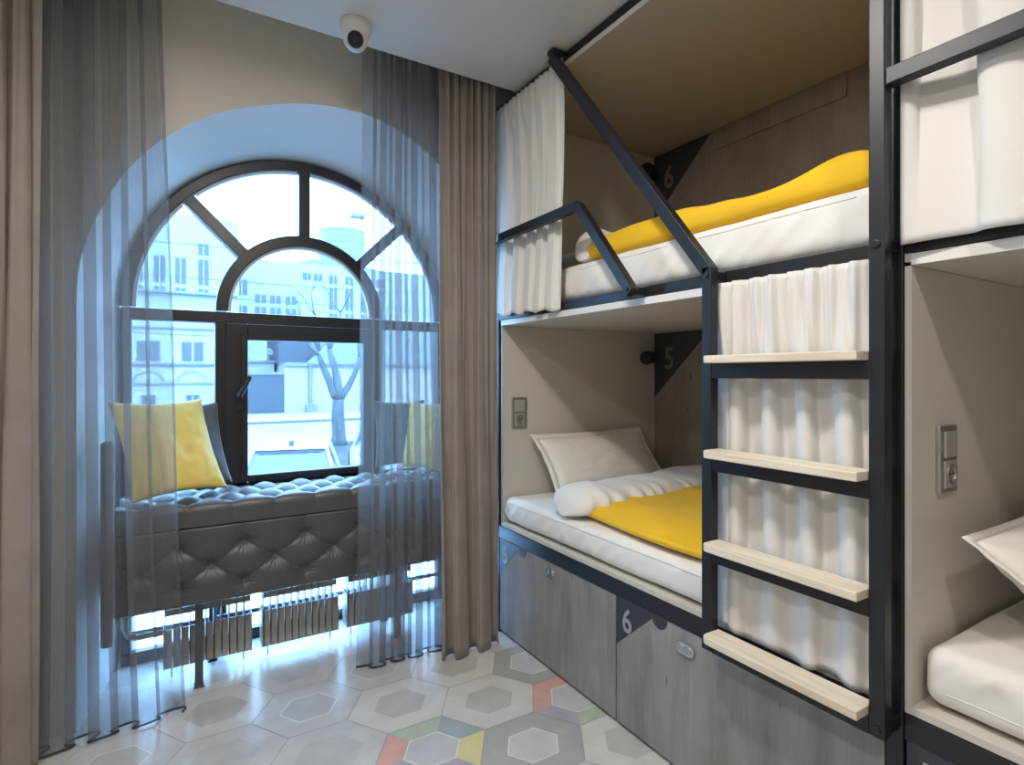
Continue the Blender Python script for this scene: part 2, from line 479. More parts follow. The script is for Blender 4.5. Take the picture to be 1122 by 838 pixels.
# ------------------------------------------------------------------ the window
def arc_pts(r, a0, a1, n): return [(WCX - r * math.cos(a0 + (a1 - a0) * k / n), WCZ + r * math.sin(a0 + (a1 - a0) * k / n)) for k in range(n + 1)]
def band(mb, outer, inner, y0, y1):
    n = len(outer)
    rows = [[mb.v((p[0], y, p[1])) for p in c] for c, y in ((outer, y0), (inner, y0), (inner, y1), (outer, y1))]
    for a in range(4):
        for i in range(n - 1):
            mb.face([rows[a][i], rows[a][i + 1], rows[(a + 1) % 4][i + 1], rows[(a + 1) % 4][i]])
    for i in (0, n - 1): mb.face([r[i] for r in rows])

def window():
    win = empty('window_1', (WCX, YG, 0)); win['kind'] = 'structure'
    f = MB(); y0, y1 = YG - 0.03, YG + 0.05
    R0, R1, r0, r1 = WR, WR - 0.05, 0.452, 0.392
    zt0, zt1 = 1.725, 1.785                        # transom
    zs = 0.855                                     # bottom of the casement row
    band(f, arc_pts(R0, 0, PI, 64), arc_pts(R1, 0, PI, 64), y0, y1)
    band(f, arc_pts(r0, 0, PI, 48), arc_pts(r1, 0, PI, 48), y0, y1)
    for ang in (0.25, 0.5, 0.75):
        a = PI * ang; d = Vector((-math.cos(a), math.sin(a)))
        p = Vector((WCX, WCZ)) + d * (r0 - 0.012); q = Vector((WCX, WCZ)) + d * (R1 + 0.012)
        f.bar((p.x, YG + 0.01, p.y), (q.x, YG + 0.01, q.y), 0.078, 0.062, (0, 1, 0))
    f.box(WCX - R0, WCX + R0, y0, y1, zt0, zt1)
    f.box(WCX - R0, WCX + R0, y0, y1, zs - 0.10, zs + 0.005)
    f.box(WCX - R0, WCX + R0, y0, y1, 0.0, 0.06)
    for x in (WCX - R0, WCX + R0 - 0.045): f.box(x, x + 0.045, y0, y1, 0.06, zt0)
    for x in (0.190, 1.045): f.box(x, x + 0.055, y0, y1, zs, zt0)
    for x in (0.190, 1.045): f.box(x, x + 0.055, y0, y1, 0.06, zs - 0.10)
    f.build('frame', 'frame', win, bevel=0.004)
    b = MB(); yb0, yb1 = YG - 0.012, YG + 0.02     # pale glazing beads just inside the arch
    for k in range(4):
        a0, a1 = PI * k / 4 + (0.055 if k else 0.0), PI * (k + 1) / 4 - (0.055 if k < 3 else 0.0)
        band(b, arc_pts(R1, a0, a1, 18), arc_pts(R1 - 0.014, a0, a1, 18), yb0, yb1)
    band(b, arc_pts(r1, 0.01, PI - 0.01, 40), arc_pts(r1 - 0.014, 0.01, PI - 0.01, 40), yb0, yb1)
    b.build('glazing_bead', 'bead', win, smooth=False)
    # casement
    s = MB(); ys0, ys1 = YG - 0.06, YG + 0.0
    sx0, sx1, sz0, sz1 = 0.240, 1.050, 0.865, 1.722
    gx0, gx1, gz0, gz1 = 0.345, 0.972, 0.905, 1.636
    s.box(sx0, gx0, ys0, ys1, sz0, sz1); s.box(gx1, sx1, ys0, ys1, sz0, sz1)
    s.box(gx0, gx1, ys0, ys1, sz0, gz0); s.box(gx0, gx1, ys0, ys1, gz1, sz1)
    w = 0.035                                       # raised inner step around the glass
    s.box(gx0 - w, gx0, ys0 - 0.012, ys0, gz0 - 0.02, gz1 + w); s.box(gx1, gx1 + w, ys0 - 0.012, ys0, gz0 - 0.02, gz1 + w)
    s.box(gx0, gx1, ys0 - 0.012, ys0, gz1, gz1 + w); s.box(gx0, gx1, ys0 - 0.012, ys0, gz0 - 0.02, gz0)
    sash = s.build('sash', 'frame', win, bevel=0.004)
    h = MB()
    h.box(0.285, 0.318, ys0 - 0.022, ys0 - 0.001, 1.26, 1.35)
    h.tube([(0.302, ys0 - 0.02, 1.33), (0.302, ys0 - 0.055, 1.335), (0.312, ys0 - 0.065, 1.36), (0.352, ys0 - 0.068, 1.44)], [0.013, 0.013, 0.014, 0.010], 10)
    h.build('handle', 'frame', sash, bevel=0.003, smooth=False)
    def pane(pts, m='glass', y=YG + 0.012):
        MB().prism(pts, 'y', y, y + 0.004).build('pane', m, win)
    for k in range(4):
        a0, a1 = PI * k / 4, PI * (k + 1) / 4
        pane(arc_pts(R1 - 0.002, a0, a1, 12) + arc_pts(r0 - 0.002, a0, a1, 8)[::-1])
    pane(arc_pts(r1 - 0.002, 0, PI, 24))
    pane([(WCX - R0 + 0.04, zs), (0.195, zs), (0.195, zt0), (WCX - R0 + 0.04, zt0)])
    pane([(1.095, zs), (WCX + R0 - 0.04, zs), (WCX + R0 - 0.04, zt0), (1.095, zt0)])
    pane([(gx0 - 0.003, gz0 - 0.003), (gx1 + 0.003, gz0 - 0.003), (gx1 + 0.003, gz1 + 0.003), (gx0 - 0.003, gz1 + 0.003)], y=YG - 0.03)
    for x0, x1 in ((WCX - R0 + 0.04, 0.195), (0.24, 1.05), (1.095, WCX + R0 - 0.04)):
        pane([(x0, 0.058), (x1, 0.058), (x1, zs - 0.098), (x0, zs - 0.098)], 'added_frost')  # lower translucent panes, added to bring bright daylight in under the bench
window()

# ================================================================== BUNK BEDS
def bunk_frame(root, y0, y1, far_post=True):
    """frame, rails, boards and panels of one two-storey bunk unit; returns the back panel"""
    def post(ya, yb): MB().box(XF, XF + 0.04, ya, yb, 0, CEIL - 0.004).build('post', 'steel', root, bevel=0.003)
    if far_post: post(y1 - 0.04, y1)
    post(y0, y0 + 0.04)
    ya = y0 + 0.04; yb = y1 - 0.04 if far_post else y1 - 0.002
    MB().box(XF, XF + 0.03, ya, yb, 0.535, 0.600).build('lower_rail', 'steel', root, bevel=0.002)
    MB().box(XF, XF + 0.03, ya, yb, 1.752, 1.792).build('upper_rail', 'steel', root, bevel=0.002)
    MB().box(XF, XF + 0.03, ya, yb, 2.924, CEIL - 0.004).build('top_rail', 'steel', root, bevel=0.002)
    ey = y1 - 0.06 if far_post else y1 - 0.016
    b = MB(); b.box(XF + 0.003, 2.78, ya, ey, 0.602, 0.622); b.build('bed_base', 'panel', root, bevel=0.001)
    b = MB(); b.box(XF + 0.004, 2.78, ya, ey, 1.722, 1.750); 
    o = b.build('bed_base', 'panel', root, bevel=0.001)
    b = MB(); b.box(XF + 0.0015, XF + 0.004, ya, ey, 1.722, 1.750); b.build('edge_band', 'panel_edge', o)
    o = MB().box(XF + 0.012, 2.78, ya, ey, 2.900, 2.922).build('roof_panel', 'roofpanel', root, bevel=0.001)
    MB().box(XF + 0.008, XF + 0.012, ya, ey, 2.900, 2.922).build('edge_band', 'panel_edge', o)
    for za, zb in ((0.622, 1.721), (1.751, 2.899)):
        if far_post: MB().box(XF + 0.012, 2.78, ey, y1 - 0.042, za - 0.02, zb).build('end_panel', 'panel', root)
        else: MB().box(XF + 0.004, 2.78, ey, y1 - 0.001, za - 0.02, zb).build('end_panel', 'panel', root)
        MB().box(XF + 0.045, 2.78, y0 + 0.045, y0 + 0.06, za, zb).build('end_panel', 'panel', root)
    back = []
    for za, zb in ((0.622, 1.721), (1.751, 2.899)):
        back.append(MB().box(2.76, 2.779, y0 + 0.06, ey, za, zb).build('back_panel', 'dimback', root))
    return back

bunk = empty('bunk_bed', (XF, (YN + YE) / 2, 0))
tag(bunk, 'black steel bunk bed beside the arched window with a ladder of four pale wooden treads', 'bunk bed', 'two-storey steel bunk beds')
backs = bunk_frame(bunk, YN, YE)
for bk, zt, ch, dz in ((backs[0], 1.720, '5', 0.16), (backs[1], 2.898, '6', 0.165)):
    p = MB().prism([(2.724, zt), (2.724, zt - 0.42), (2.27, zt)], 'x', 2.756, 2.7605).build('number_patch', 'patch', bk)
    add_digit('number', ch, 0.20, 2.7555, 2.595, zt - 0.165, 'digit_dark', bk, 0.85)
MB().box(2.750, 2.759, 1.47, 2.24, 2.78, 2.898).build('batten', 'dimback', bunk, bevel=0.002)

# ladder: two uprights, four crossbars, pine treads, a long brace to the ceiling
LX0, LX1 = 1.486, 1.522
def ladder():
    lb = MB()
    lb.box(LX0, LX1, 0.703, 0.741, 0.552, CEIL - 0.01)
    lb.box(LX0, LX1, 1.220, 1.258, 0.552, 1.800)
    for z in (0.550, 0.842, 1.137, 1.437): lb.box(LX0 + 0.001, LX1 - 0.001, 0.741, 1.220, z, z + 0.048)
    lb.bar((1.504, 1.239, 1.785), (1.504, 2.130, 2.915), 0.036, 0.045)
    lb.box(LX0 + 0.002, XF + 0.004, 2.105, 2.150, 2.924, 2.950)
    for y in (0.707, 1.224):
        lb.box(LX1, XF - 0.0005, y, y + 0.03, 1.757, 1.787)
        lb.box(LX1, XF - 0.0005, y, y + 0.03, 0.556, 0.590)
    lad = lb.build('ladder', 'steel', bunk, bevel=0.003)
    for i, z in enumerate((0.598, 0.890, 1.185, 1.485)):
        t = MB()
        r = 0.022
        pts = [(1.434, 0.742), (1.519, 0.742), (1.519, 1.2185), (1.434 + r, 1.2185)] + [(1.434 + r - r * math.sin(a), 1.2185 - r + r * math.cos(a)) for a in (PI / 6, PI / 3, PI / 2)]
        t.prism(pts, 'z', z, z + 0.024)
        t.build('tread', 'pine', lad, bevel=0.003)
    for y, z in ((0.722, 1.772), (1.239, 1.772), (0.722, 0.572), (1.239, 0.572)):
        MB().cyl((LX0 - 0.005, y, z), (LX0 + 0.002, y, z), 0.010, 16, ).build('bolt', 'steel', lad, smooth=False, bevel=0.002)
    return lad
ladder()
def guard_rail(root, pts, stubs, seed=0):
    g = MB()
    for a, b in zip(pts, pts[1:]): g.bar(a, b, 0.036, 0.042)
    for y, z in stubs: g.box(1.515, XF - 0.0005, y - 0.009, y + 0.009, z - 0.016, z + 0.016)
    return g.build('guard_rail', 'steel', root, bevel=0.003)
g = guard_rail(bunk, [(1.504, 2.765, 2.180), (1.504, 1.936, 2.180), (1.504, 1.600, 1.762)], [(2.756, 2.180), (1.604, 1.770)])
MB().cyl((1.481, 1.615, 1.775), (1.487, 1.615, 1.775), 0.008, 14).build('bolt', 'steel', g)

near = empty('bunk_bed', (XF, -0.32, 0))
tag(near, 'black steel bunk bed beyond the ladder, its upper white curtain drawn shut', 'bunk bed', 'two-storey steel bunk beds')
bunk_frame(near, -1.36, 0.699, far_post=False)
guard_rail(near, [(1.504, 0.7022, 2.176), (1.504, -0.55, 2.176), (1.504, -0.85, 1.762)], [(-0.84, 1.770)])

# ------------------------------------------------------------------ lockers under the beds
def locker(y0, y1, num, lock_y, lock_z, label):
    """y0 near end, y1 far end"""
    r = empty('under_bed_locker', (XF, (y0 + y1) / 2, 0))
    tag(r, label, 'locker', 'numbered lockers under the bunks')
    MB().box(XF + 0.022, 2.7, y0 + 0.004, y1 - 0.004, 0.0, 0.530).build('carcass', 'black', r)
    d = MB().box(XF + 0.004, XF + 0.021, y0, y1, 0.016, 0.532).build('door', 'concrete', r, bevel=0.0015)
    xf = XF + 0.004
    tri = MB().prism([(y1 - 0.001, 0.531), (y1 - 0.001, 0.335), (y1 - 0.222, 0.531)], 'x', xf - 0.0012, xf + 0.001).build('number_patch', 'patch', d)
    add_digit('number', num, 0.135, xf - 0.0016, y1 - 0.064, 0.452, 'digit', d, 0.85)
    n = MB()
    cy = y1 - 0.24
    n.prism([(cy + 0.040 * math.cos(a * PI / 12), 0.531 - 0.045 * math.sin(a * PI / 12)) for a in range(13)], 'x', xf - 0.0014, xf + 0.002)
    n.build('finger_notch_shade', 'patch', d)  # flat dark half-disc painted for the shade of the finger cut-out
    k = MB()
    oval = lambda w, h, y, z: [(y + (w - h) / 2 * (1 if math.cos(t) >= 0 else -1) + h / 2 * math.cos(t), z + h / 2 * math.sin(t)) for t in [2 * PI * i / 28 for i in range(28)]]
    k.prism(oval(0.082, 0.048, lock_y, lock_z), 'x', xf - 0.010, xf)
    lk = k.build('lock', 'lockblue', d, bevel=0.003)
    k = MB()
    for dy in (0.016, -0.016): k.prism([(lock_y + dy + 0.013 * math.cos(2 * PI * i / 18), lock_z + 0.013 * math.sin(2 * PI * i / 18)) for i in range(18)], 'x', xf - 0.0125, xf - 0.009)
    k.build('lock_button', 'silver', lk)
    return r
locker(1.776, 2.742, '5', 2.243, 0.485, 'grey concrete-look locker with silver oval lock, by the foot of the taupe curtain')
locker(0.745, 1.769, '6', 1.400, 0.467, 'grey concrete-look locker marked 6, its end behind the ladder')
locker(-0.33, 0.694, '7', 0.3, 0.467, 'locker corner with dark number patch under the bed beyond the ladder')

# ------------------------------------------------------------------ mattresses
def mattress(x0, x1, y0, y1, z0, z1, seed, label, crease=1.0, seam_at=0.82):
    rr = min(0.038, (z1 - z0) * 0.42)
    def disp(p, n):
        d = Vector((0, 0, 0))
        low = nz(p.x * 3 + seed, p.y * 3, p.z * 3) * 0.006
        if n.x < -0.3:     # drawn folds of the fitted sheet on the long side
            q = max(0.0, min(1.0, (p.z - z0) / (z1 - z0)))
            s = p.y * 62 + q * 9 + 5 * nz(p.y * 2.1 + seed, q * 0.8, 3)
            gate = max(0.0, 0.35 + nz(p.y * 2.6, seed, 7 + q)) 
            fold = max(0.0, math.sin(s)) ** 2.5 + 0.6 * max(0.0, math.sin(s * 0.47 - q * 7 + 2)) ** 4
            d += Vector((-1, 0, 0)) * (0.015 * crease * fold * gate * math.sin(q * PI) ** 0.7 + 0.004 * nz(p.y * 9 + p.z * 14, seed, p.z * 6))
            d += Vector((-1, 0, 0)) * 0.005 * math.sin((p.z - z0) / (z1 - z0) * PI) * (0.6 + 0.4 * nz(p.y * 2, seed))
        return d + n * low
    b = MB().rbox(x0, x1, y0, y1, z0, z1, rr, 0.0125, disp)
    o = b.build('mattress', 'sheet', smooth=True)
    tag(o, label, 'mattress', 'sheeted mattresses on the bunks')
    s = MB()
    zz = z0 + (z1 - z0) * seam_at
    ring = []
    for i in range(91):
        q = Vector((x0, y0 + 0.05 + (y1 - y0 - 0.10) * i / 90, zz)); ring.append(q + disp(q, Vector((-1, 0, 0))) + Vector((-0.0003, 0, 0)))
    s.tube(ring, 0.0014, 6)
    s.build('seam', 'sheet', o, smooth=True)
    return o
mattress(1.588, 2.742, 0.79, 2.712, 0.631, 0.765, 1, 'white sheeted mattress on the lower bunk beside the window')
mattress(1.625, 2.742, 0.79, 2.712, 1.803, 1.972, 5, 'white sheeted mattress high on the upper bunk under the yellow quilt')
mattress(1.602, 2.742, -1.26, 0.671, 0.631, 0.776, 9, 'bare white sheeted mattress on the lower bunk beyond the ladder', 2.0, 0.3)

# ------------------------------------------------------------------ pillows and cushions
def pillow(name, m, c, u, v, w, h, t, seed, flange=0.0, wrinkle=0.005, sag=0.06, mats=None):
    """c centre, u width direction, v height direction; w h t sizes"""
    u = Vector(u).normalized(); v = Vector(v); v = (v - u * v.dot(u)).normalized(); n = u.cross(v); c = Vector(c)
    mb = MB(); N = 40
    def pt(a, b, side):
        x = w / 2 * a * (1 - sag * (1 - b * b) ** 1.0); y = h / 2 * b * (1 - sag * (1 - a * a) ** 1.0)
        ea = max(0.0, 1 - abs(a) ** 2.6); eb = max(0.0, 1 - abs(b) ** 2.6)
        th = t / 2 * (ea * eb) ** 0.48
        wr = wrinkle * (nz(a * 2.2 + seed, b * 2.2, side) + 0.6 * nz(a * 5 + seed, b * 5, side * 2)) * (ea * eb) ** 0.3
        # creases that run in from the corners
        r = abs(abs(a) - abs(b)); cr = wrinkle * 0.7 * math.sin((abs(a) + abs(b)) * 3 + 9 * nz(a * 2, b * 2, seed)) * math.exp(-r * r * 22) * (ea * eb) ** 0.3
        return c + u * x + v * y + n * side * (th + wr + cr)
    T = mb.grid(lambda a, b: pt(a * 2 - 1, b * 2 - 1, 1), N, N)
    B = mb.grid(lambda a, b: pt(a * 2 - 1, b * 2 - 1, -1), N, N, True)
    bmesh.ops.remove_doubles(mb.bm, verts=mb.bm.verts[:], dist=0.0008)
    o = mb.build(name, m, smooth=True)
    if flange:
        f = MB(); ring_i, ring_o = [], []
        K = 36
        per = [(-1 + 2 * i / K, -1) for i in range(K)] + [(1, -1 + 2 * i / K) for i in range(K)] + [(1 - 2 * i / K, 1) for i in range(K)] + [(-1, 1 - 2 * i / K) for i in range(K)]
        for a, b in per:
            x = w / 2 * a * (1 - sag * (1 - b * b)); y = h / 2 * b * (1 - sag * (1 - a * a))
            xo = (w / 2 + flange) * a * (1 - sag * (1 - b * b)); yo = (h / 2 + flange) * b * (1 - sag * (1 - a * a))
            q = 0.006 * nz(a * 4, b * 4, seed)
            ring_i.append(f.v(c + u * x * 0.985 + v * y * 0.985)); ring_o.append(f.v(c + u * xo + v * yo + n * q))
        for i in range(len(per)):
            j = (i + 1) % len(per); f.face([ring_i[i], ring_i[j], ring_o[j], ring_o[i]])
        f.build('flange', m, o, smooth=True, solid=0.004)
    return o
tag(pillow('pillow', 'pillowcase', (2.17, 2.555, 0.950), (1, 0.02, 0), (0.0, 0.20, 0.25), 0.80, 0.34, 0.12, 3, flange=0.035), 'white pillow propped on the end panel of the lower bunk below socket', 'pillow', 'white pillows')
tag(pillow('pillow', 'pillowcase', (2.03, 2.475, 2.062), (0.05, 1, 0.03), (1, 0, 0), 0.36, 0.55, 0.12, 8, flange=0.0), 'white pillow on the upper bunk beside white curtain', 'pillow', 'white pillows')
tag(pillow('pillow', 'pillowcase', (2.065, 0.470, 0.934), (1, 0.02, 0), (0.0, 0.27, 0.20), 0.74, 0.34, 0.14, 12, flange=0.02, sag=0.03, wrinkle=0.010), 'white pillow leaning on the end panel beyond the ladder', 'pillow', 'white pillows')

# ------------------------------------------------------------------ quilts
def quilt(x0, x1, y0, y1, z0, zt, seed, label, lower):
    def disp(p, n):
        d = Vector((0, 0, 0))
        up = max(0.0, n.z)
        d.z += up * (0.016 * nz(p.x * 2.2 + seed, p.y * 2.0) + 0.010 * nz(p.x * 5 + seed, p.y * 4.5, 3))
        d.z += up * 0.006 * math.sin((p.x * 0.8 + p.y) * 18 + 6 * nz(p.x * 2, p.y * 2, seed)) * max(0, nz(p.x * 1.5, p.y * 1.5, seed + 4))
        if lower:
            t = max(0.0, min(1.0, (x0 + 0.24 - p.x) / 0.24))       # settles over the mattress edge
            d.z -= up * 0.058 * t * t
            d.x += 0.05 * nz(p.y * 1.4 + seed, 0.5) * max(0, (x0 + 0.3 - p.x) / 0.3)
        else:
            d.z += up * (0.05 * math.exp(-((p.y - 0.92) / 0.16) ** 2) + 0.022 * math.sin(p.y * 4.2 + 0.5))
            d.x += 0.012 * nz(p.y * 4 + seed, p.z * 5) * max(0, -n.x)
        return d
    o = MB().rbox(x0, x1, y0, y1, z0, zt, (zt - z0) * 0.48, 0.022, disp).build('quilt', 'yellow', smooth=True)
    return tag(o, label, 'quilt', 'yellow quilts with white backs')
q1 = quilt(1.628, 2.738, 0.80, 2.14, 0.778, 0.862, 2, 'bright yellow quilt with white turned-back edge on the lower bunk', True)
def turned_edge(parent, x0, x1, yc, wy, z0, h, seed, droop):
    """puffy rolled-back strip of the white side, cross-section in y-z swept along x"""
    mb = MB(); nu, nv = 90, 36
    def pt(s, a):
        x = x0 + (x1 - x0) * s
        e0, e1 = min(1.0, s / 0.11), min(1.0, (1 - s) / 0.06)
        endf = math.sqrt(max(0.0, 1 - (1 - e0) ** 2.4)) * math.sqrt(max(0.0, 1 - (1 - e1) ** 2.4))
        th = a * 2 * PI
        cy = yc + 0.035 * nz(x * 3 + seed, 0.3) + 0.03 * (s - 0.4)
        ry = wy / 2 * (1 + 0.16 * nz(x * 6 + seed, 1.2)) * (0.12 + 0.88 * endf)
        hh = h * (1 + 0.22 * nz(x * 4.5 + seed, 5.1)) * endf
        cth, sth = math.cos(th), math.sin(th)
        y = cy + ry * (abs(cth) ** 0.8) * (1 if cth >= 0 else -1)
        zz = (abs(sth) ** 0.9) * (1 if sth >= 0 else -1)
        z = z0 + hh * (0.5 + 0.5 * zz)
        pl = 0.012 * math.sin(x * 60 + 7 * nz(x * 5, y * 3, seed)) * max(0, -cth) * endf      # gathers along the front lip
        y -= pl; z += 0.010 * nz(x * 9 + seed, y * 9, 2) * max(0, zz) + 0.006 * math.sin(x * 42 + y * 30) * max(0, zz) * max(0, nz(x * 3, y * 3, seed))
        z -= droop * max(0.0, 1 - s / 0.16) ** 1.5
        return (x, y, z)
    mb.grid(pt, nu, nv)
    bmesh.ops.remove_doubles(mb.bm, verts=mb.bm.verts[:], dist=0.0005)
    mb.bm.normal_update()
    for end in (0.0, 1.0):
        c = mb.v(Vector(pt(end, 0.0)).lerp(Vector(pt(end, 0.5)), 0.5))
    o = mb.build('turned_back_edge', 'sheet', parent, smooth=True)
    o['label'] = 'white turned-back edge of the quilt'
    return o
turned_edge(q1, 1.585, 2.735, 2.180, 0.34, 0.780, 0.135, 4, 0.0)
q2 = quilt(1.655, 2.738, 0.81, 2.08, 1.986, 2.068, 6, 'bright yellow quilt along the upper bunk behind the slanted brace', False)
turned_edge(q2, 1.665, 2.735, 2.145, 0.25, 1.989, 0.165, 11, 0.0)

# ------------------------------------------------------------------ curtains
def cloth(name, m, A0, B0, A1, B1, z_top, z_bot, folds, amp0, amp1, seed, nu=200, nv=60, thick=0.002, pleats=0, pleat_amp=0.0, pleat_fade=0.16, tang=0.5, parent=None, zb=None, warp=0.9, sharp=0.0, ampm=0.0, inset=0.0):
    """hanging cloth; A0-B0 the line of its head in xy, A1-B1 of its hem"""
    A0, B0, A1, B1 = (Vector(p) for p in (A0, B0, A1, B1))
    dirv = (B0 - A0).normalized(); nrm = Vector((-dirv.y, dirv.x)); W = (B0 - A0).length
    mb = MB()
    def pt(u, v):
        p = A0.lerp(B0, u).lerp(A1.lerp(B1, u), v ** 1.2)
        ph = 2 * PI * folds * u + warp * 2.2 * nz(u * folds * 0.45 + seed, 0.2) + warp * 1.0 * nz(u * folds * 0.5 + seed, v * 1.6 + 3, 5)
        mid = (math.sin(PI * v) ** 1.5 if 0 < v < 1 else 0.0) * max(0.0, min(1.0, u * W / 0.05, (1 - u) * W / 0.05))
        k = amp0 + (amp1 - amp0) * v + ampm * mid
        k *= 0.75 + 0.45 * nz(u * folds * 0.37 + seed, 9.1)
        s = math.sin(ph) + 0.32 * math.sin(2 * ph + 1.3 + seed) + sharp * math.sin(3 * ph)
        off = k * s + inset * mid; tg = -k * tang * math.sin(2 * ph)
        if pleats:
            g = max(0.0, 1 - v / pleat_fade); g2 = math.exp(-((v - 0.015) / 0.02) ** 2)
            pp = 2 * PI * pleats * u + 3 * nz(u * pleats * 0.4, seed)
            off = off * (1 - 0.75 * g) + pleat_amp * (math.sin(pp) + 0.4 * math.sin(2.3 * pp + 1)) * (g ** 0.7) * (1 - 0.5 * g2)
            tg *= (1 - g)
        off += 0.004 * nz(u * folds * 2, v * 6, seed)
        z = z_top + ((z_bot if zb is None else zb(u)) - z_top) * v
        if v > 0.93: z += 0.006 * nz(u * folds * 1.3, seed + 2) * (v - 0.93) / 0.07
        q = p + nrm * off + dirv * tg
        return (q.x, q.y, z)
    mb.grid(pt, nu, nv)
    o = mb.build(name, m, parent, smooth=True, solid=thick)
    return o, pt

def hem(parent, pt, m, n=240, r=0.004):
    MB().tube([pt(i / n, 1.0) for i in range(n + 1)], r, 6).build('hem', m, parent, smooth=True)

# window: sheers and taupe drapes hang in the slot above the lowered ceiling
o, pt = cloth('sheer_curtain', 'sheer', (-0.47, 2.74), (-0.045, 2.74), (-0.50, 2.745), (0.050, 2.79), 3.10, 0.012, 3.6, 0.038, 0.040, 2.3, nu=260, nv=50, thick=0, tang=1.0, zb=lambda u: 0.012)
hem(o, pt, 'hem')
tag(o, 'sheer grey curtain hanging before the yellow cushion, beside the taupe drape at the picture edge', 'curtain', 'sheer grey window curtains')
o, pt = cloth('sheer_curtain', 'sheer', (0.815, 2.72), (1.19, 2.72), (0.795, 2.735), (1.235, 2.735), 3.10, 0.012, 4.4, 0.030, 0.034, 6.1, nu=260, nv=50, thick=0, tang=1.0)
hem(o, pt, 'hem')
tag(o, 'sheer grey curtain between the opening window sash and the drape next to the bunk', 'curtain', 'sheer grey window curtains')
o, pt = cloth('taupe_curtain', 'taupe', (-0.90, 2.625), (-0.405, 2.625), (-0.92, 2.635), (-0.415, 2.635), 3.10, 0.006, 4.2, 0.024, 0.042, 1.9, thick=0.004, tang=0.7, pleats=9, pleat_amp=0.018, pleat_fade=0.6)
tag(o, 'heavy taupe drape cut by the picture edge, next to the sheer before the cushions', 'curtain', 'heavy taupe window curtains')
o, pt = cloth('taupe_curtain', 'taupe', (1.145, 2.605), (1.475, 2.605), (1.170, 2.605), (1.49, 2.62), 3.10, 0.006, 2.6, 0.016, 0.044, 8.2, thick=0.004, tang=0.6, pleats=7, pleat_amp=0.018, pleat_fade=0.7)
tag(o, 'heavy taupe drape between the window and the end of the bunk', 'curtain', 'heavy taupe window curtains')

# bunk curtains
def zb_up(u): return 1.775 - 0.02 * u + 0.008 * math.sin(u * 25)
o, pt = cloth('bunk_curtain', 'bunkcurtain', (1.541, 2.740), (1.541, 2.100), (1.541, 2.740), (1.541, 2.145), 2.912, 1.765, 5.2, 0.009, 0.0135, 3.3, ampm=0.019, inset=0.026, pleats=15, pleat_amp=0.009, thick=0.003, zb=zb_up)
tag(o, 'white gathered curtain pushed to the window end of the upper bunk', 'curtain', 'white bunk curtains')
def zb_low(u): return 0.620 + 0.006 * math.sin(u * 19)
o, pt = cloth('bunk_curtain', 'bunkcurtain', (1.5435, 1.262), (1.5435, 0.748), (1.547, 1.250), (1.547, 0.748), 1.749, 0.62, 4.3, 0.008, 0.0135, 5.7, ampm=0.018, inset=0.020, pleats=8.5, pleat_amp=0.0125, pleat_fade=0.25, thick=0.003, zb=zb_low, tang=0.35)
tag(o, 'white gathered curtain hanging behind the ladder treads, over the lower bunk', 'curtain', 'white bunk curtains')
o, pt = cloth('bunk_curtain', 'bunkcurtain', (1.541, 0.700), (1.541, -0.78), (1.541, 0.700), (1.541, -0.78), 2.912, 1.770, 7, 0.010, 0.0135, 1.1, ampm=0.019, inset=0.026, pleats=40, pleat_amp=0.009, thick=0.003, nu=300, tang=0.9)
tag(o, 'white curtain drawn across the upper bunk beyond the ladder', 'curtain', 'white bunk curtains')

# ------------------------------------------------------------------ sockets, reading lamps, camera
def socket(xc, zc, yf, w, h, label):
    r = empty('wall_socket', (xc, yf, zc)); tag(r, label, 'power socket', 'grey socket plates on bunk end panels')
    MB().box(xc - w / 2, xc + w / 2, yf - 0.011, yf - 0.0005, zc - h / 2, zc + h / 2).build('plate', 'silver', r, bevel=0.003)
    MB().box(xc - w * 0.34, xc + w * 0.34, yf - 0.018, yf - 0.0112, zc + h * 0.03, zc + h * 0.42).build('switch', 'silver2', r, bevel=0.003)
    s = MB(); s.box(xc - w * 0.34, xc + w * 0.34, yf - 0.016, yf - 0.0112, zc - h * 0.42, zc - h * 0.01)
    so = s.build('outlet', 'silver2', r, bevel=0.003)
    m = MB(); R = w * 0.27; cz = zc - h * 0.215
    ring = [(xc + R * math.cos(2 * PI * i / 28), cz + R * math.sin(2 * PI * i / 28)) for i in range(28)]
    inn = [(xc + R * 0.8 * math.cos(2 * PI * i / 28), cz + R * 0.8 * math.sin(2 * PI * i / 28)) for i in range(28)]
    va = [m.v((p[0], yf - 0.0165, p[1])) for p in ring]; vb = [m.v((p[0], yf - 0.0195, p[1])) for p in ring]
    vc = [m.v((p[0], yf - 0.0195, p[1])) for p in inn]; vd = [m.v((p[0], yf - 0.0165, p[1])) for p in inn]
    for A, B in ((va, vb), (vb, vc), (vc, vd)):
        for i in range(28): m.face([A[i], A[(i + 1) % 28], B[(i + 1) % 28], B[i]])
    m.face(vd)
    m.build('outlet_ring', 'silver', so)
    m = MB()
    for dx in (-R * 0.35, R * 0.35): m.cyl((xc + dx, yf - 0.0172, cz), (xc + dx, yf - 0.0166, cz), R * 0.13, 12)
    m.build('pin_hole', 'black', so)
    return r
socket(1.688, 1.231, 2.725, 0.100, 0.176, 'grey socket and switch plate beside the window-end pillow of the lower bunk')
socket(1.752, 1.226, 0.683, 0.100, 0.178, 'grey socket and switch plate on the end panel beyond the ladder')

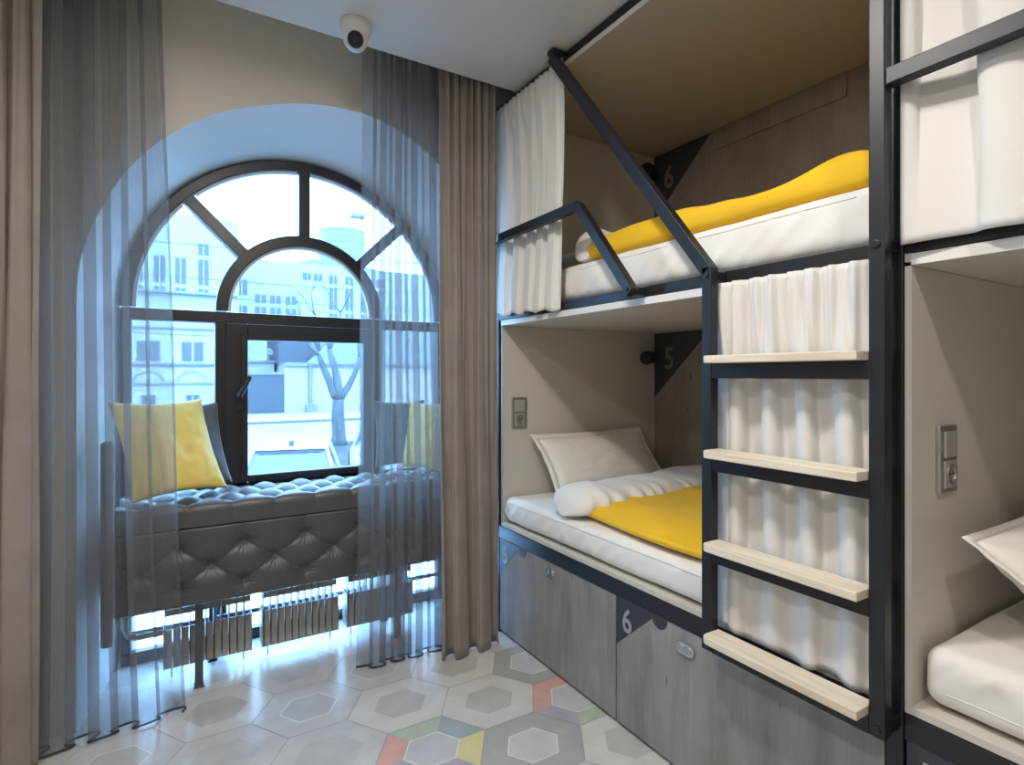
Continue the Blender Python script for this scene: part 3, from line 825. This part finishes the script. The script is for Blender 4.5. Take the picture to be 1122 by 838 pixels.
def reading_lamp(z, label):
    yb = 2.7245
    r = empty('reading_lamp', (2.715, yb, z)); tag(r, label, 'reading lamp', 'black reading lamps in the bunks')
    MB().cyl((2.712, yb, z), (2.712, yb - 0.022, z), 0.036, 20).build('base', 'black', r, bevel=0.003)
    MB().tube([(2.712, yb - 0.02, z), (2.710, yb - 0.055, z + 0.002), (2.690, yb - 0.075, z + 0.004), (2.655, yb - 0.080, z)], 0.013, 10).build('arm', 'black', r, smooth=True)
    h = MB(); h.tube([(2.665, yb - 0.079, z + 0.002), (2.655, yb - 0.081, z), (2.590, yb - 0.095, z - 0.006), (2.575, yb - 0.098, z - 0.007)], [0.026, 0.038, 0.044, 0.040], 20)
    h.build('lamp_head', 'black', r, bevel=0.003)
reading_lamp(1.560, 'black reading lamp beside the number 5 in the lower bunk')
reading_lamp(2.765, 'black reading lamp beside the number 6 in the upper bunk')

def ceiling_camera():
    cx, cy = 0.672, 2.42
    r = empty('security_camera', (cx, cy, CEIL)); tag(r, 'small white dome security camera on the ceiling above the window', 'security camera')
    b = MB(); b.tube([(cx, cy, CEIL - 0.0005), (cx, cy, CEIL - 0.022), (cx, cy, CEIL - 0.06)], [0.066, 0.066, 0.054], 28)
    b.build('base', 'camwhite', r, bevel=0.003)
    d = (Vector((0.12, 0.45, 1.75)) - Vector((cx, cy, CEIL - 0.07))).normalized()
    c = Vector((cx, cy, CEIL - 0.068))
    eye = MB().ball(c, 0.051, seg=24).build('eyeball', 'camwhite', r, smooth=True)
    p = c + d * 0.040
    MB().tube([p, p + d * 0.0095, p + d * 0.012], [0.034, 0.033, 0.028], 24).build('lens_window', 'lens', eye, bevel=0.001)
    MB().tube([p + d * 0.0122, p + d * 0.014], [0.013, 0.011], 18).build('lens', 'black', eye)
ceiling_camera()

# ================================================================== WINDOW SEAT
BX0, BX1, BY0, BY1 = -0.215, 1.36, 2.87, 3.335
def bench():
    r = empty('tufted_bench', (0.57, 3.1, 0)); tag(r, 'dark grey velvet bench with buttoned seat and front under the window', 'bench')
    def tuft(a, b, k=0.36): return (abs(math.sin(PI * a)) * abs(math.sin(PI * b))) ** k
    # body with tufted front
    zb, zt = 0.418, 0.765
    w, dd, x0, zr = 0.273, 0.182, 0.147, 0.583
    def front(u, v):
        x = BX0 + (BX1 - BX0) * u; z = zb + (zt - zb) * v
        a = (x - x0) / w + (z - zr) / dd; b = (x - x0) / w - (z - zr) / dd
        zrow = (z - zr) / (dd / 2)
        if abs(zrow) > 1.0:      # above and below the outer button rows the creases run straight
            e = abs(zrow) - 1.0
            aa = (x - x0) / w + 0.5 * (1 if zrow > 0 else -1) * 1.0
            c = abs(math.sin(PI * aa)) ** 0.5
            t = c * (1 - 0.0) if e > 0.25 else (tuft(a, b) * (1 - e / 0.25) + c * e / 0.25)
            t = 0.35 * t + 0.65 if e > 0.25 else t * (1 - 0.65 * e / 0.25) + 0.65 * e / 0.25
        else: t = tuft(a, b)
        rb = 9.0
        for row in (-1, 0, 1):
            off = 0.5 if row else 0.0
            xi = round((x - x0) / w - off) + off
            rb = min(rb, math.hypot(x - (x0 + xi * w), z - (zr + row * dd / 2)))
        t = 0.36 * t + 0.64 * (1 - math.exp(-(rb / 0.036) ** 1.15))
        edge = min(1.0, min(u * (BX1 - BX0), (1 - u) * (BX1 - BX0), v * (zt - zb), (1 - v) * (zt - zb)) / 0.012)
        rad = 0.0
        # gathers that radiate below each button
        for row in (-1, 0, 1):
            off = 0.5 if row else 0.0
            xi = round((x - x0) / w - off) + off
            dx = x - (x0 + xi * w); dz = z - (zr + row * dd / 2); rr = math.hypot(dx, dz)
            if rr < 0.075:
                rad += 0.0022 * math.cos(math.atan2(dz, dx) * 16) * math.exp(-((rr - 0.03) / 0.022) ** 2)
        return (x, BY0 + 0.058 * (1 - t) + 0.014 * (1 - edge) ** 2 + rad, z)
    m = MB(); m.grid(front, 300, 90)
    m.build('front_panel', 'velvet', r, smooth=True)
    m = MB(); m.box(BX0 + 0.004, BX1 - 0.004, BY0 + 0.062, BY1, zb, zt)
    m.box(BX0 + 0.0, BX0 + 0.004, BY0 + 0.02, BY1, zb, zt); m.box(BX1 - 0.004, BX1, BY0 + 0.02, BY1, zb, zt)
    m.box(BX0 + 0.002, BX1 - 0.002, BY0 + 0.016, BY0 + 0.062, zb, zb + 0.004)
    m.build('body', 'velvet', r)
    # buttons on the front
    for row in (-1, 0, 1):
        off = 0.5 if row else 0.0
        k = -3
        while k < 6:
            x = x0 + (k + off) * w; k += 1
            if BX0 + 0.03 < x < BX1 - 0.03:
                MB().ball((x, BY0 + 0.052, zr + row * dd / 2), 0.011, sy=0.6, seg=12).build('button', 'velvet', r, smooth=True)
    # seat with tufted top; profile runs up the front, over the edge and to the back
    H0, H1, rad = 0.768, 0.876, 0.048
    W, D, xs, ys = 0.182, 0.20, 0.055, 0.075
    depth = BY1 - BY0 - 0.005
    lf = (H1 - H0 - rad); la = rad * PI / 2; lt = depth - 2 * rad; Lt = lf + la + lt + la + lf
    def pads(x, q):
        a = (x - xs) / W + (q - ys) / D; b = (x - xs) / W - (q - ys) / D
        ra, rb_ = round(a), round(b)
        dx = (a - ra + b - rb_) * W / 2; dq = (a - ra - b + rb_) * D / 2
        return 0.5 * tuft(a, b, 0.55) + 0.5 * (1 - math.exp(-(math.hypot(dx, dq) / 0.045) ** 1.2))
    def seat(u, v):
        x = BX0 + 0.003 + (BX1 - BX0 - 0.006) * u; s = v * Lt
        y0 = BY0 + 0.002
        if s < lf: p = Vector((y0, H0 + s)); n = Vector((-1, 0))
        elif s < lf + la:
            a = (s - lf) / rad; p = Vector((y0 + rad - rad * math.cos(a), H1 - rad + rad * math.sin(a))); n = Vector((-math.cos(a), math.sin(a)))
        elif s < lf + la + lt: p = Vector((y0 + rad + s - lf - la, H1)); n = Vector((0, 1))
        elif s < lf + 2 * la + lt:
            a = (s - lf - la - lt) / rad; p = Vector((y0 + depth - rad + rad * math.sin(a), H1 - rad + rad * math.cos(a))); n = Vector((math.sin(a), math.cos(a)))
        else: p = Vector((y0 + depth, H1 - rad - (s - lf - 2 * la - lt))); n = Vector((1, 0))
        q = s - lf - la * 0.6                      # distance back from the front edge
        if q < ys:
            t1 = abs(math.sin(PI * (x - xs) / W)) ** 0.55
            f = max(0.0, min(1.0, q / ys))
            t2 = pads(x, q)
            t = t1 * (1 - f) + min(t1, t2) * f if q > 0 else t1
            dpt = 0.010 + 0.036 * f
        else:
            t = pads(x, q); dpt = 0.046
        if s < lf: dpt *= max(0.35, s / lf)
        pp = p - n * dpt * (1 - t)
        return (x, pp.x, pp.y)
    m = MB(); vs = m.grid(seat, 260, 130)
    m.face([vs[0][j] for j in range(131)]); m.face([vs[-1][j] for j in range(131)][::-1])
    m.build('seat', 'velvet', r, smooth=True)
    for i in range(-2, 8):
        for j in range(0, 5):
            x = xs + (i + (0.5 if j % 2 else 0)) * W; q = ys + j * D / 2; y = BY0 + 0.002 + rad + q - la * 0.4
            if BX0 + 0.04 < x < BX1 - 0.04 and y < BY1 - 0.05:
                MB().ball((x, y, H1 - 0.043), 0.010, sz=0.6, seg=10).build('button', 'velvet', r, smooth=True)
    for xa in (-0.262, 1.362):
        MB().box(xa, xa + 0.042, BY0 + 0.015, 2.945, 0.30, 1.165).build('armrest', 'cushgrey', r, bevel=0.012)
    for x, y in ((0.102, 2.985), (0.17, 3.225), (1.06, 2.985), (1.06, 3.225)):
        l = MB(); l.box(x - 0.017, x + 0.017, y - 0.017, y + 0.017, 0.004, 0.42); l.box(x - 0.022, x + 0.022, y - 0.022, y + 0.022, 0.0015, 0.012)
        l.build('leg', 'legsteel', r, bevel=0.002)
    return r
bench()

def cushion(m, c, u, v, w, h, t, seed, label):
    o = pillow('cushion', m, c, u, v, w, h, t, seed, wrinkle=0.007, sag=0.09)
    return tag(o, label, 'cushion', 'cushions on the window seat')
cushion('cushyel', (-0.015, 3.075, 1.112), (0.33, 0.16, 0.0), (-0.13, 0.225, 0.47), 0.42, 0.49, 0.10, 21, 'yellow velvet cushion leaning at the sheer-covered end of the bench')
cushion('cushgrey', (0.045, 3.225, 1.100), (0.33, 0.13, 0.0), (-0.09, 0.17, 0.47), 0.40, 0.44, 0.06, 22, 'slate grey cushion standing behind the yellow one')
cushion('cushyel', (1.25, 3.02, 1.095), (-0.13, 0.34, 0), (0.07, 0.03, 0.42), 0.36, 0.40, 0.09, 23, 'yellow cushion seen through the sheer by the taupe drape')
cushion('cushgrey', (1.18, 3.265, 1.095), (0.30, -0.02, 0), (0.03, 0.05, 0.40), 0.32, 0.40, 0.06, 24, 'slate grey cushion against the window, seen through the sheer by the drape')

# ------------------------------------------------------------------ radiators under the seat
def radiator(x0, x1, label):
    r = empty('radiator', ((x0 + x1) / 2, 3.12, 0)); tag(r, label, 'radiator', 'finned radiators under the window seat')
    n = 11; pitch = (x1 - x0) / n
    f = MB()
    for i in range(n):
        xa = x0 + i * pitch
        f.box(xa + 0.0008, xa + pitch - 0.0008, 3.10, 3.106, 0.062, 0.245)      # folded front plate of the fin
        f.box(xa + 0.002, xa + 0.0065, 3.10, 3.19, 0.062, 0.412)               # the fin itself
    f.build('fins', 'radiator', r)
    for za, zb_ in ((0.12, 0.16), (0.30, 0.33)): MB().box(x0, x1, 3.125, 3.165, za, zb_).build('core_tube', 'radiator', r)
    for x in (x0 - 0.004, x1): MB().box(x, x + 0.004, 3.098, 3.192, 0.06, 0.25).build('side_plate', 'radiator', r)
    for x in (x0 + 0.03, x1 - 0.03): MB().box(x - 0.003, x + 0.003, 3.15, 3.162, 0.0015, 0.119).build('foot_bracket', 'panel_edge', r)
radiator(-0.037, 0.336, 'taupe finned radiator behind the steel bench leg')
radiator(0.390, 0.765, 'middle taupe finned radiator, fully in view under the bench')
radiator(0.818, 1.190, 'taupe finned radiator half behind the sheer near the bunk')
p = MB(); p.tube([(-0.19, 3.145, 0.34), (-0.19, 3.145, 0.27), (-0.178, 3.145, 0.235), (-0.15, 3.145, 0.222), (-0.042, 3.145, 0.222)], 0.014, 12)
tag(p.build('heating_pipe', 'radiator', smooth=True), 'bent taupe heating pipe running into the radiator beside the bench end', 'pipe')
p = MB(); p.tube([(-0.19, 3.28, 0.19), (0.6, 3.28, 0.19), (1.45, 3.28, 0.19)], 0.012, 12)
tag(p.build('heating_pipe', 'legsteel', smooth=True), 'long dark heating pipe low behind the radiators', 'pipe')

# ================================================================== OUTDOORS
SZ = -1.25
def slab(name, m, x0, x1, y0, y1, z0, z1): return tag(MB().box(x0, x1, y0, y1, z0, z1).build(name, m), kind='structure')
slab('street', 'road', -60, 110, 3.75, 140, SZ - 0.3, SZ)
slab('pavement', 'paving', -60, 110, 33.2, 60, SZ, SZ + 0.12)
slab('kerb', 'kerb', -60, 110, 32.9, 33.2, SZ, SZ + 0.13)
slab('verge', 'soil', 3.6, 16, 15.5, 22.6, SZ, SZ + 0.03)

def facade_windows(root, rects, y, m='darkglass', frame='stucco'):
    for x0, x1, z0, z1 in rects:
        w = MB(); w.box(x0, x1, y - 0.05, y + 0.02, z0, z1)
        o = w.build('window', m, root)
        xm = (x0 + x1) / 2; t = (x1 - x0) * 0.05
        MB().box(xm - t, xm + t, y - 0.10, y - 0.051, z0, z1).build('mullion', frame, o)

# old white house with arched mouldings, straight across the street
r = empty('old_house', (-3, 44, SZ)); tag(r, 'old white house across the street with moulded arches on its facade', 'house')
MB().box(-9, 3.7, 42, 50, SZ, 6.8).build('wall', 'stucco', r)
c = MB()
for z, d in ((2.05, 0.18), (1.95, 0.10), (0.80, 0.12), (4.35, 0.15), (6.6, 0.4)): c.box(-9, 3.7, 42 - d, 42, z, z + 0.12)
c.build('cornice', 'mould', r)
for xc in (-3.9, -1.35, 1.05):
    a = MB(); ro, ri = 0.86, 0.78
    pts = [(xc - ro * math.cos(t * PI / 20), 0.92 + ro * math.sin(t * PI / 20) * 0.85) for t in range(21)] + [(xc + ri * math.cos(t * PI / 20), 0.92 + ri * math.sin(t * PI / 20) * 0.85) for t in range(21)]
    a.prism(pts, 'y', 41.93, 42.01); a.build('arch_moulding', 'mould', r)
facade_windows(r, [(xc - 0.6, xc + 0.6, 2.3, 3.55) for xc in (-3.9, -1.35, 1.07)], 42)
facade_windows(r, [(xc - 0.36, xc + 0.36, -0.9, 0.12) for xc in (-3.9, -1.35, 1.07)], 42)

# tall pale block behind it
r = empty('office_block', (1.0, 64, SZ)); tag(r, 'tall plain white block with paired tall windows, rising behind the old house', 'building', 'buildings far beyond the street')
MB().box(-14, 5.43, 60, 72, SZ, 16.2).build('wall', 'stucco', r)
rects = []
for xa in (-7.4, -5.0, -3.2, -1.5, 0.14, 2.0): rects += [(xa, xa + 0.85, 9.8, 12.2), (xa, xa + 0.85, 6.4, 9.4)]
rects += [(2.0, 2.85, 12.6, 13.7)]
facade_windows(r, rects, 60)

# long white building with many windows
r = empty('office_block', (15, 80, SZ)); tag(r, 'long low white building with many windows, seen under the inner arch', 'building', 'buildings far beyond the street')
MB().box(5.6, 40, 75, 90, SZ, 15.6).build('wall', 'stucco', r)
MB().box(5.6, 16.5, 74.6, 75, SZ, 13.4).build('front_wing', 'stucco', r)
MB().prism([(13, 15.6), (15.5, 16.5), (22, 16.2), (25, 15.6)], 'y', 76, 84).build('roof', 'roof', r)
rects = []
for xa in (6.4, 8.5, 10.2, 12.0): rects += [(xa, xa + 1.25, 11.0 if xa < 8 else 10.15, 11.2 if xa > 8 else 12.9), (xa, xa + 1.25, 8.6, 9.7)]
facade_windows(r, rects, 74.6)
rects = []
for k, xa in enumerate((14.1, 15.5, 17.4, 19.5, 21.6, 23.7)): rects += [(xa, xa + 1.0, 13.3, 14.4), (xa, xa + 1.0, 9.9, 12.8), (xa, xa + 1.0, 8.0, 9.4)]
facade_windows(r, rects, 74.95)

r = empty('round_tower', (29, 116, SZ)); tag(r, 'round glazed tower rising in the haze above the long white building', 'tower')
def cyl_z(cx, cy, ra, z0, z1, seg=36): return MB().tube([(cx, cy, z0), (cx, cy, z1)], ra, seg)
cyl_z(29.2, 115, 4.6, SZ, 30.2).build('drum', 'paleglass', r, smooth=False)
b = MB()
for k in range(9): b.tube([(29.2 + 4.62 * math.cos(t * PI / 18), 115 + 4.62 * math.sin(t * PI / 18), 20.5 + k * 1.2) for t in range(37)], 0.09, 5)
b.build('floor_bands', 'stucco', r)
b = MB(); b.tube([(30.6, 112.5, 30.2), (30.6, 112.5, 32.6)], 0.12, 6); b.tube([(32.4, 112.5, 30.2), (32.4, 112.5, 32.6)], 0.12, 6)
b.tube([(30.2, 112.5, 33.2), (32.9, 112.5, 33.2)], 0.6, 10)
b.build('aerial', 'paleglass', r)

# low house with the gate, pale pink wall, drainpipes and hipped roof
r = empty('low_house', (10, 43, SZ)); tag(r, 'low pale house across the street behind the bare tree, with grey roof and drainpipes', 'house')
MB().box(6.35, 26, 40, 48, SZ, 2.15).build('wall', 'pink', r)
MB().prism([(7.9, 2.15), (27, 2.15), (25, 4.6), (10.6, 4.6)], 'y', 39.7, 48.5).build('roof', 'roof', r)
MB().box(6.2, 9.0, 41.5, 47, 2.15, 4.7).build('gable_wall', 'darkroof', r)
c = MB(); c.box(6.35, 26, 39.8, 40.0, 2.0, 2.25); c.build('eaves', 'mould', r)
for x in (8.0, 12.0):
    d = MB(); d.tube([(x, 39.88, 2.1), (x, 39.88, -0.5)], 0.10, 8); d.box(x - 0.3, x + 0.35, 39.6, 39.99, SZ + 0.12, -0.62)
    d.build('drainpipe', 'mould', r)
g = empty('street_gate', (5.2, 40, SZ)); tag(g, 'wide slate blue gate in the wall across the street', 'gate')
b = MB()
for k in range(14): b.box(4.0 + k * 0.162, 4.0 + k * 0.162 + 0.155, 39.9, 39.95, SZ + 0.16, 1.42)
b.build('leaf', 'gate', g)
MB().box(3.9, 6.3, 39.8, 40.1, 1.44, 1.6).build('lintel', 'mould', g)
s = empty('shed', (5.1, 44, SZ)); tag(s, 'low flat white shed behind the slate blue gate', 'shed')
MB().box(3.8, 6.15, 43, 47, SZ, 2.3).build('wall', 'stucco', s)
MB().box(3.7, 6.2, 42.7, 47.2, 2.3, 2.42).build('roof', 'roof', s)
MB().tube([(5.7, 42.4, 2.42), (5.7, 42.4, 3.0), (5.75, 42.3, 3.05)], [0.06, 0.06, 0.28], 10).build('dish', 'mould', s)

# bare tree
def tree(x, y, h, seed, label):
    rnd = random.Random(seed); t = MB()
    def limb(p, d, L, r, depth):
        pts = [Vector(p)]; rad = [r]; d = Vector(d).normalized(); n = 5
        for i in range(n):
            d = (d + Vector((rnd.uniform(-.16, .16), rnd.uniform(-.16, .16), rnd.uniform(-.02, .14)))).normalized()
            pts.append(pts[-1] + d * L / n); rad.append(r * (1 - 0.45 * (i + 1) / n))
        t.tube(pts, rad, 8 if depth < 2 else 5)
        if depth >= 4: return
        for k in range(2 if depth else 3):
            a = rnd.uniform(0, 2 * PI); e = Vector((math.cos(a), math.sin(a) * 0.7, 0)) * rnd.uniform(.45, .85) + d
            limb(pts[-1] if k < 2 else pts[-2], e, L * rnd.uniform(.6, .8), rad[-1] * 0.75, depth + 1)
    p0 = Vector((x, y, SZ - 0.0))
    trunk = [p0, p0 + Vector((0.02, 0, 0.3)), p0 + Vector((-0.02, 0, 1.1)), p0 + Vector((0, 0, 1.75))]
    t.tube(trunk, [0.36, 0.27, 0.24, 0.21], 12)
    top = trunk[-1]
    limb(top - Vector((0, 0, 0.08)), (-0.62, 0.0, 1.0), 1.9, 0.17, 1)
    limb(top - Vector((0, 0, 0.05)), (0.02, 0.1, 1.0), 2.0, 0.19, 1)
    limb(top - Vector((0, 0, 0.08)), (0.72, -0.05, 1.0), 1.9, 0.15, 1)
    o = t.build('street_tree', 'bark', smooth=True)
    return tag(o, label, 'tree')
tree(5.35, 21.6, 6, 5, 'bare forked street tree beyond the parked car')

# parked cars
def car(cx, cy, ang, label):
    r = empty('parked_car', (cx, cy, SZ)); 
    tag(r, label, 'car', 'white cars parked outside')
    Rm = Matrix.Translation((cx, cy, SZ)) @ Matrix.Rotation(ang, 4, 'Z')
    # side profile (y along the car, z up): tail towards -y
    def xf(mb):
        for v in mb.bm.verts: v.co = Rm @ v.co
        return mb
    secs = [(-2.05, 0.72, 0.30, 0.80), (-1.98, 0.82, 0.26, 0.95), (-1.2, 0.88, 0.22, 1.0), (0.0, 0.90, 0.22, 0.98), (1.1, 0.88, 0.22, 0.92), (1.9, 0.80, 0.24, 0.78), (2.1, 0.62, 0.32, 0.62)]
    b = MB(); rings = []
    for y, w, z0, z1 in secs:
        rings.append([b.v((w * a, y, z0 + (z1 - z0) * c)) for a, c in ((-0.92, 0), (-1, 0.25), (-1, 0.75), (-0.9, 1), (0.9, 1), (1, 0.75), (1, 0.25), (0.92, 0))])
    for A, B in zip(rings, rings[1:]):
        for i in range(8): b.face([A[i], A[(i + 1) % 8], B[(i + 1) % 8], B[i]])
    b.face(rings[0][::-1]); b.face(rings[-1])
    xf(b).build('body', 'carpaint', r, smooth=True, subsurf=1)
    g = MB(); cab = [(-1.80, 0.74, 0.92), (-1.15, 0.58, 1.42), (0.25, 0.58, 1.44), (1.15, 0.72, 0.93)]
    L = [g.v((-w, y, z)) for y, w, z in cab]; Rr = [g.v((w, y, z)) for y, w, z in cab]
    g.face(L); g.face(Rr[::-1])
    for i in range(3): g.face([L[i], L[i + 1], Rr[i + 1], Rr[i]])
    g.face([L[3], L[0], Rr[0], Rr[3]])
    xf(g).build('windows', 'carglass', r, bevel=0.05)
    p = MB(); rw = 0.60
    p.hexa([(-rw, -1.22, 1.415), (rw, -1.22, 1.415), (rw, 0.30, 1.435), (-rw, 0.30, 1.435), (-rw + .06, -1.16, 1.465), (rw - .06, -1.16, 1.465), (rw - .06, 0.22, 1.48), (-rw + .06, 0.22, 1.48)])
    for sx in (-1, 1):
        for (y1, w1, z1), (y2, w2, z2) in zip(cab, cab[1:]):
            p.bar((sx * w1, y1, z1), (sx * w2, y2, z2), 0.07, 0.07)
        p.bar((sx * 0.79, -0.35, 0.93), (sx * 0.60, -0.35, 1.43), 0.06, 0.08, (0, 1, 0))
    xf(p).build('roof', 'carpaint', r, bevel=0.03)
    xf(MB().box(-0.04, 0.04, -1.05, -0.95, 1.465, 1.55)).build('aerial', 'wire', r)
    xf(MB().box(-0.5, 0.5, -1.235, -1.19, 1.36, 1.40)).build('brake_light', 'wire', r)
    for sx in (-1, 1):
        for y in (-1.3, 1.35):
            w = MB(); w.cyl((sx * 0.72, y, 0.30), (sx * 0.90, y, 0.30), 0.30, 22)
            xf(w).build('wheel', 'rubber', r)
    return r
car(1.99, 11.25, math.radians(-14), 'white car parked close outside the window, tail towards it')
car(4.65, 13.95, math.radians(-14), 'white car mostly cut off by the sash beyond the first one')

# overhead wires across the street
def wire(p, q, sag, label):
    o = MB().tube([Vector(p).lerp(Vector(q), t / 24) - Vector((0, 0, sag * 4 * (t / 24) * (1 - t / 24))) for t in range(25)], 0.022, 5).build('overhead_wire', 'wire')
    tag(o, label, 'wire', 'overhead wires across the street')
for z0, z1, yy in ((6.1, 6.4, 30), (7.6, 8.6, 31), (4.3, 4.15, 29), (5.35, 5.3, 29.5), (3.6, 3.4, 30)):
    wire((-14, yy, z0), (24, yy + 1, z1), 0.25, 'thin overhead wire strung across the street')

# ================================================================== LIGHT
w = bpy.data.worlds.new('sky'); SC.world = w; w.use_nodes = True
bg = w.node_tree.nodes['Background']
bg.inputs['Color'].default_value = (0.29, 0.60, 1.0, 1); bg.inputs['Strength'].default_value = 54.0

def area(name, loc, size, power, col, rot=(0, 0, 0), shape='DISK'):
    l = bpy.data.lights.new(name, 'AREA'); l.shape = shape; l.size = size; l.energy = power; l.color = col
    o = bpy.data.objects.new(name, l); COL.objects.link(o); o.location = loc; o.rotation_euler = rot
    return o
WARM = (1.0, 0.94, 0.86)
area('ceiling_downlight', (0.38, 1.15, CEIL - 0.012), 0.16, 31, WARM)
area('ceiling_downlight', (0.55, -0.35, CEIL - 0.012), 0.16, 17, WARM)
area('ceiling_downlight', (-0.7, 0.4, CEIL - 0.012), 0.16, 22, WARM)
# sky portal in the window opening
l = area('window_portal', (WCX, YG + 0.08, 1.4), 1.8, 1, (1, 1, 1), (math.radians(-90), 0, 0), 'RECTANGLE')
l.data.size_y = 2.7; l.data.cycles.is_portal = True

# ================================================================== CAMERA
cam = bpy.data.cameras.new('camera'); co = bpy.data.objects.new('camera', cam); COL.objects.link(co)
co.location = (0, 0, EYE); co.rotation_euler = (math.radians(90), 0, math.radians(-31.10))
cam.sensor_width = 36.0; cam.sensor_fit = 'HORIZONTAL'; cam.lens = 615.0 / 1122 * 36
cam.shift_y = -9.0 / 1122; cam.clip_start = 0.05; cam.clip_end = 500
SC.camera = co

SC.view_settings.view_transform = 'Standard'; SC.view_settings.look = 'None'
SC.view_settings.exposure = 0.1; SC.view_settings.gamma = 1.0
SC.view_settings.use_curve_mapping = False
SC.cycles.transparent_max_bounces = 32
SC.cycles.max_bounces = 10; SC.cycles.diffuse_bounces = 6
SC.cycles.use_denoising = True
SC.cycles.sample_clamp_indirect = 8.0
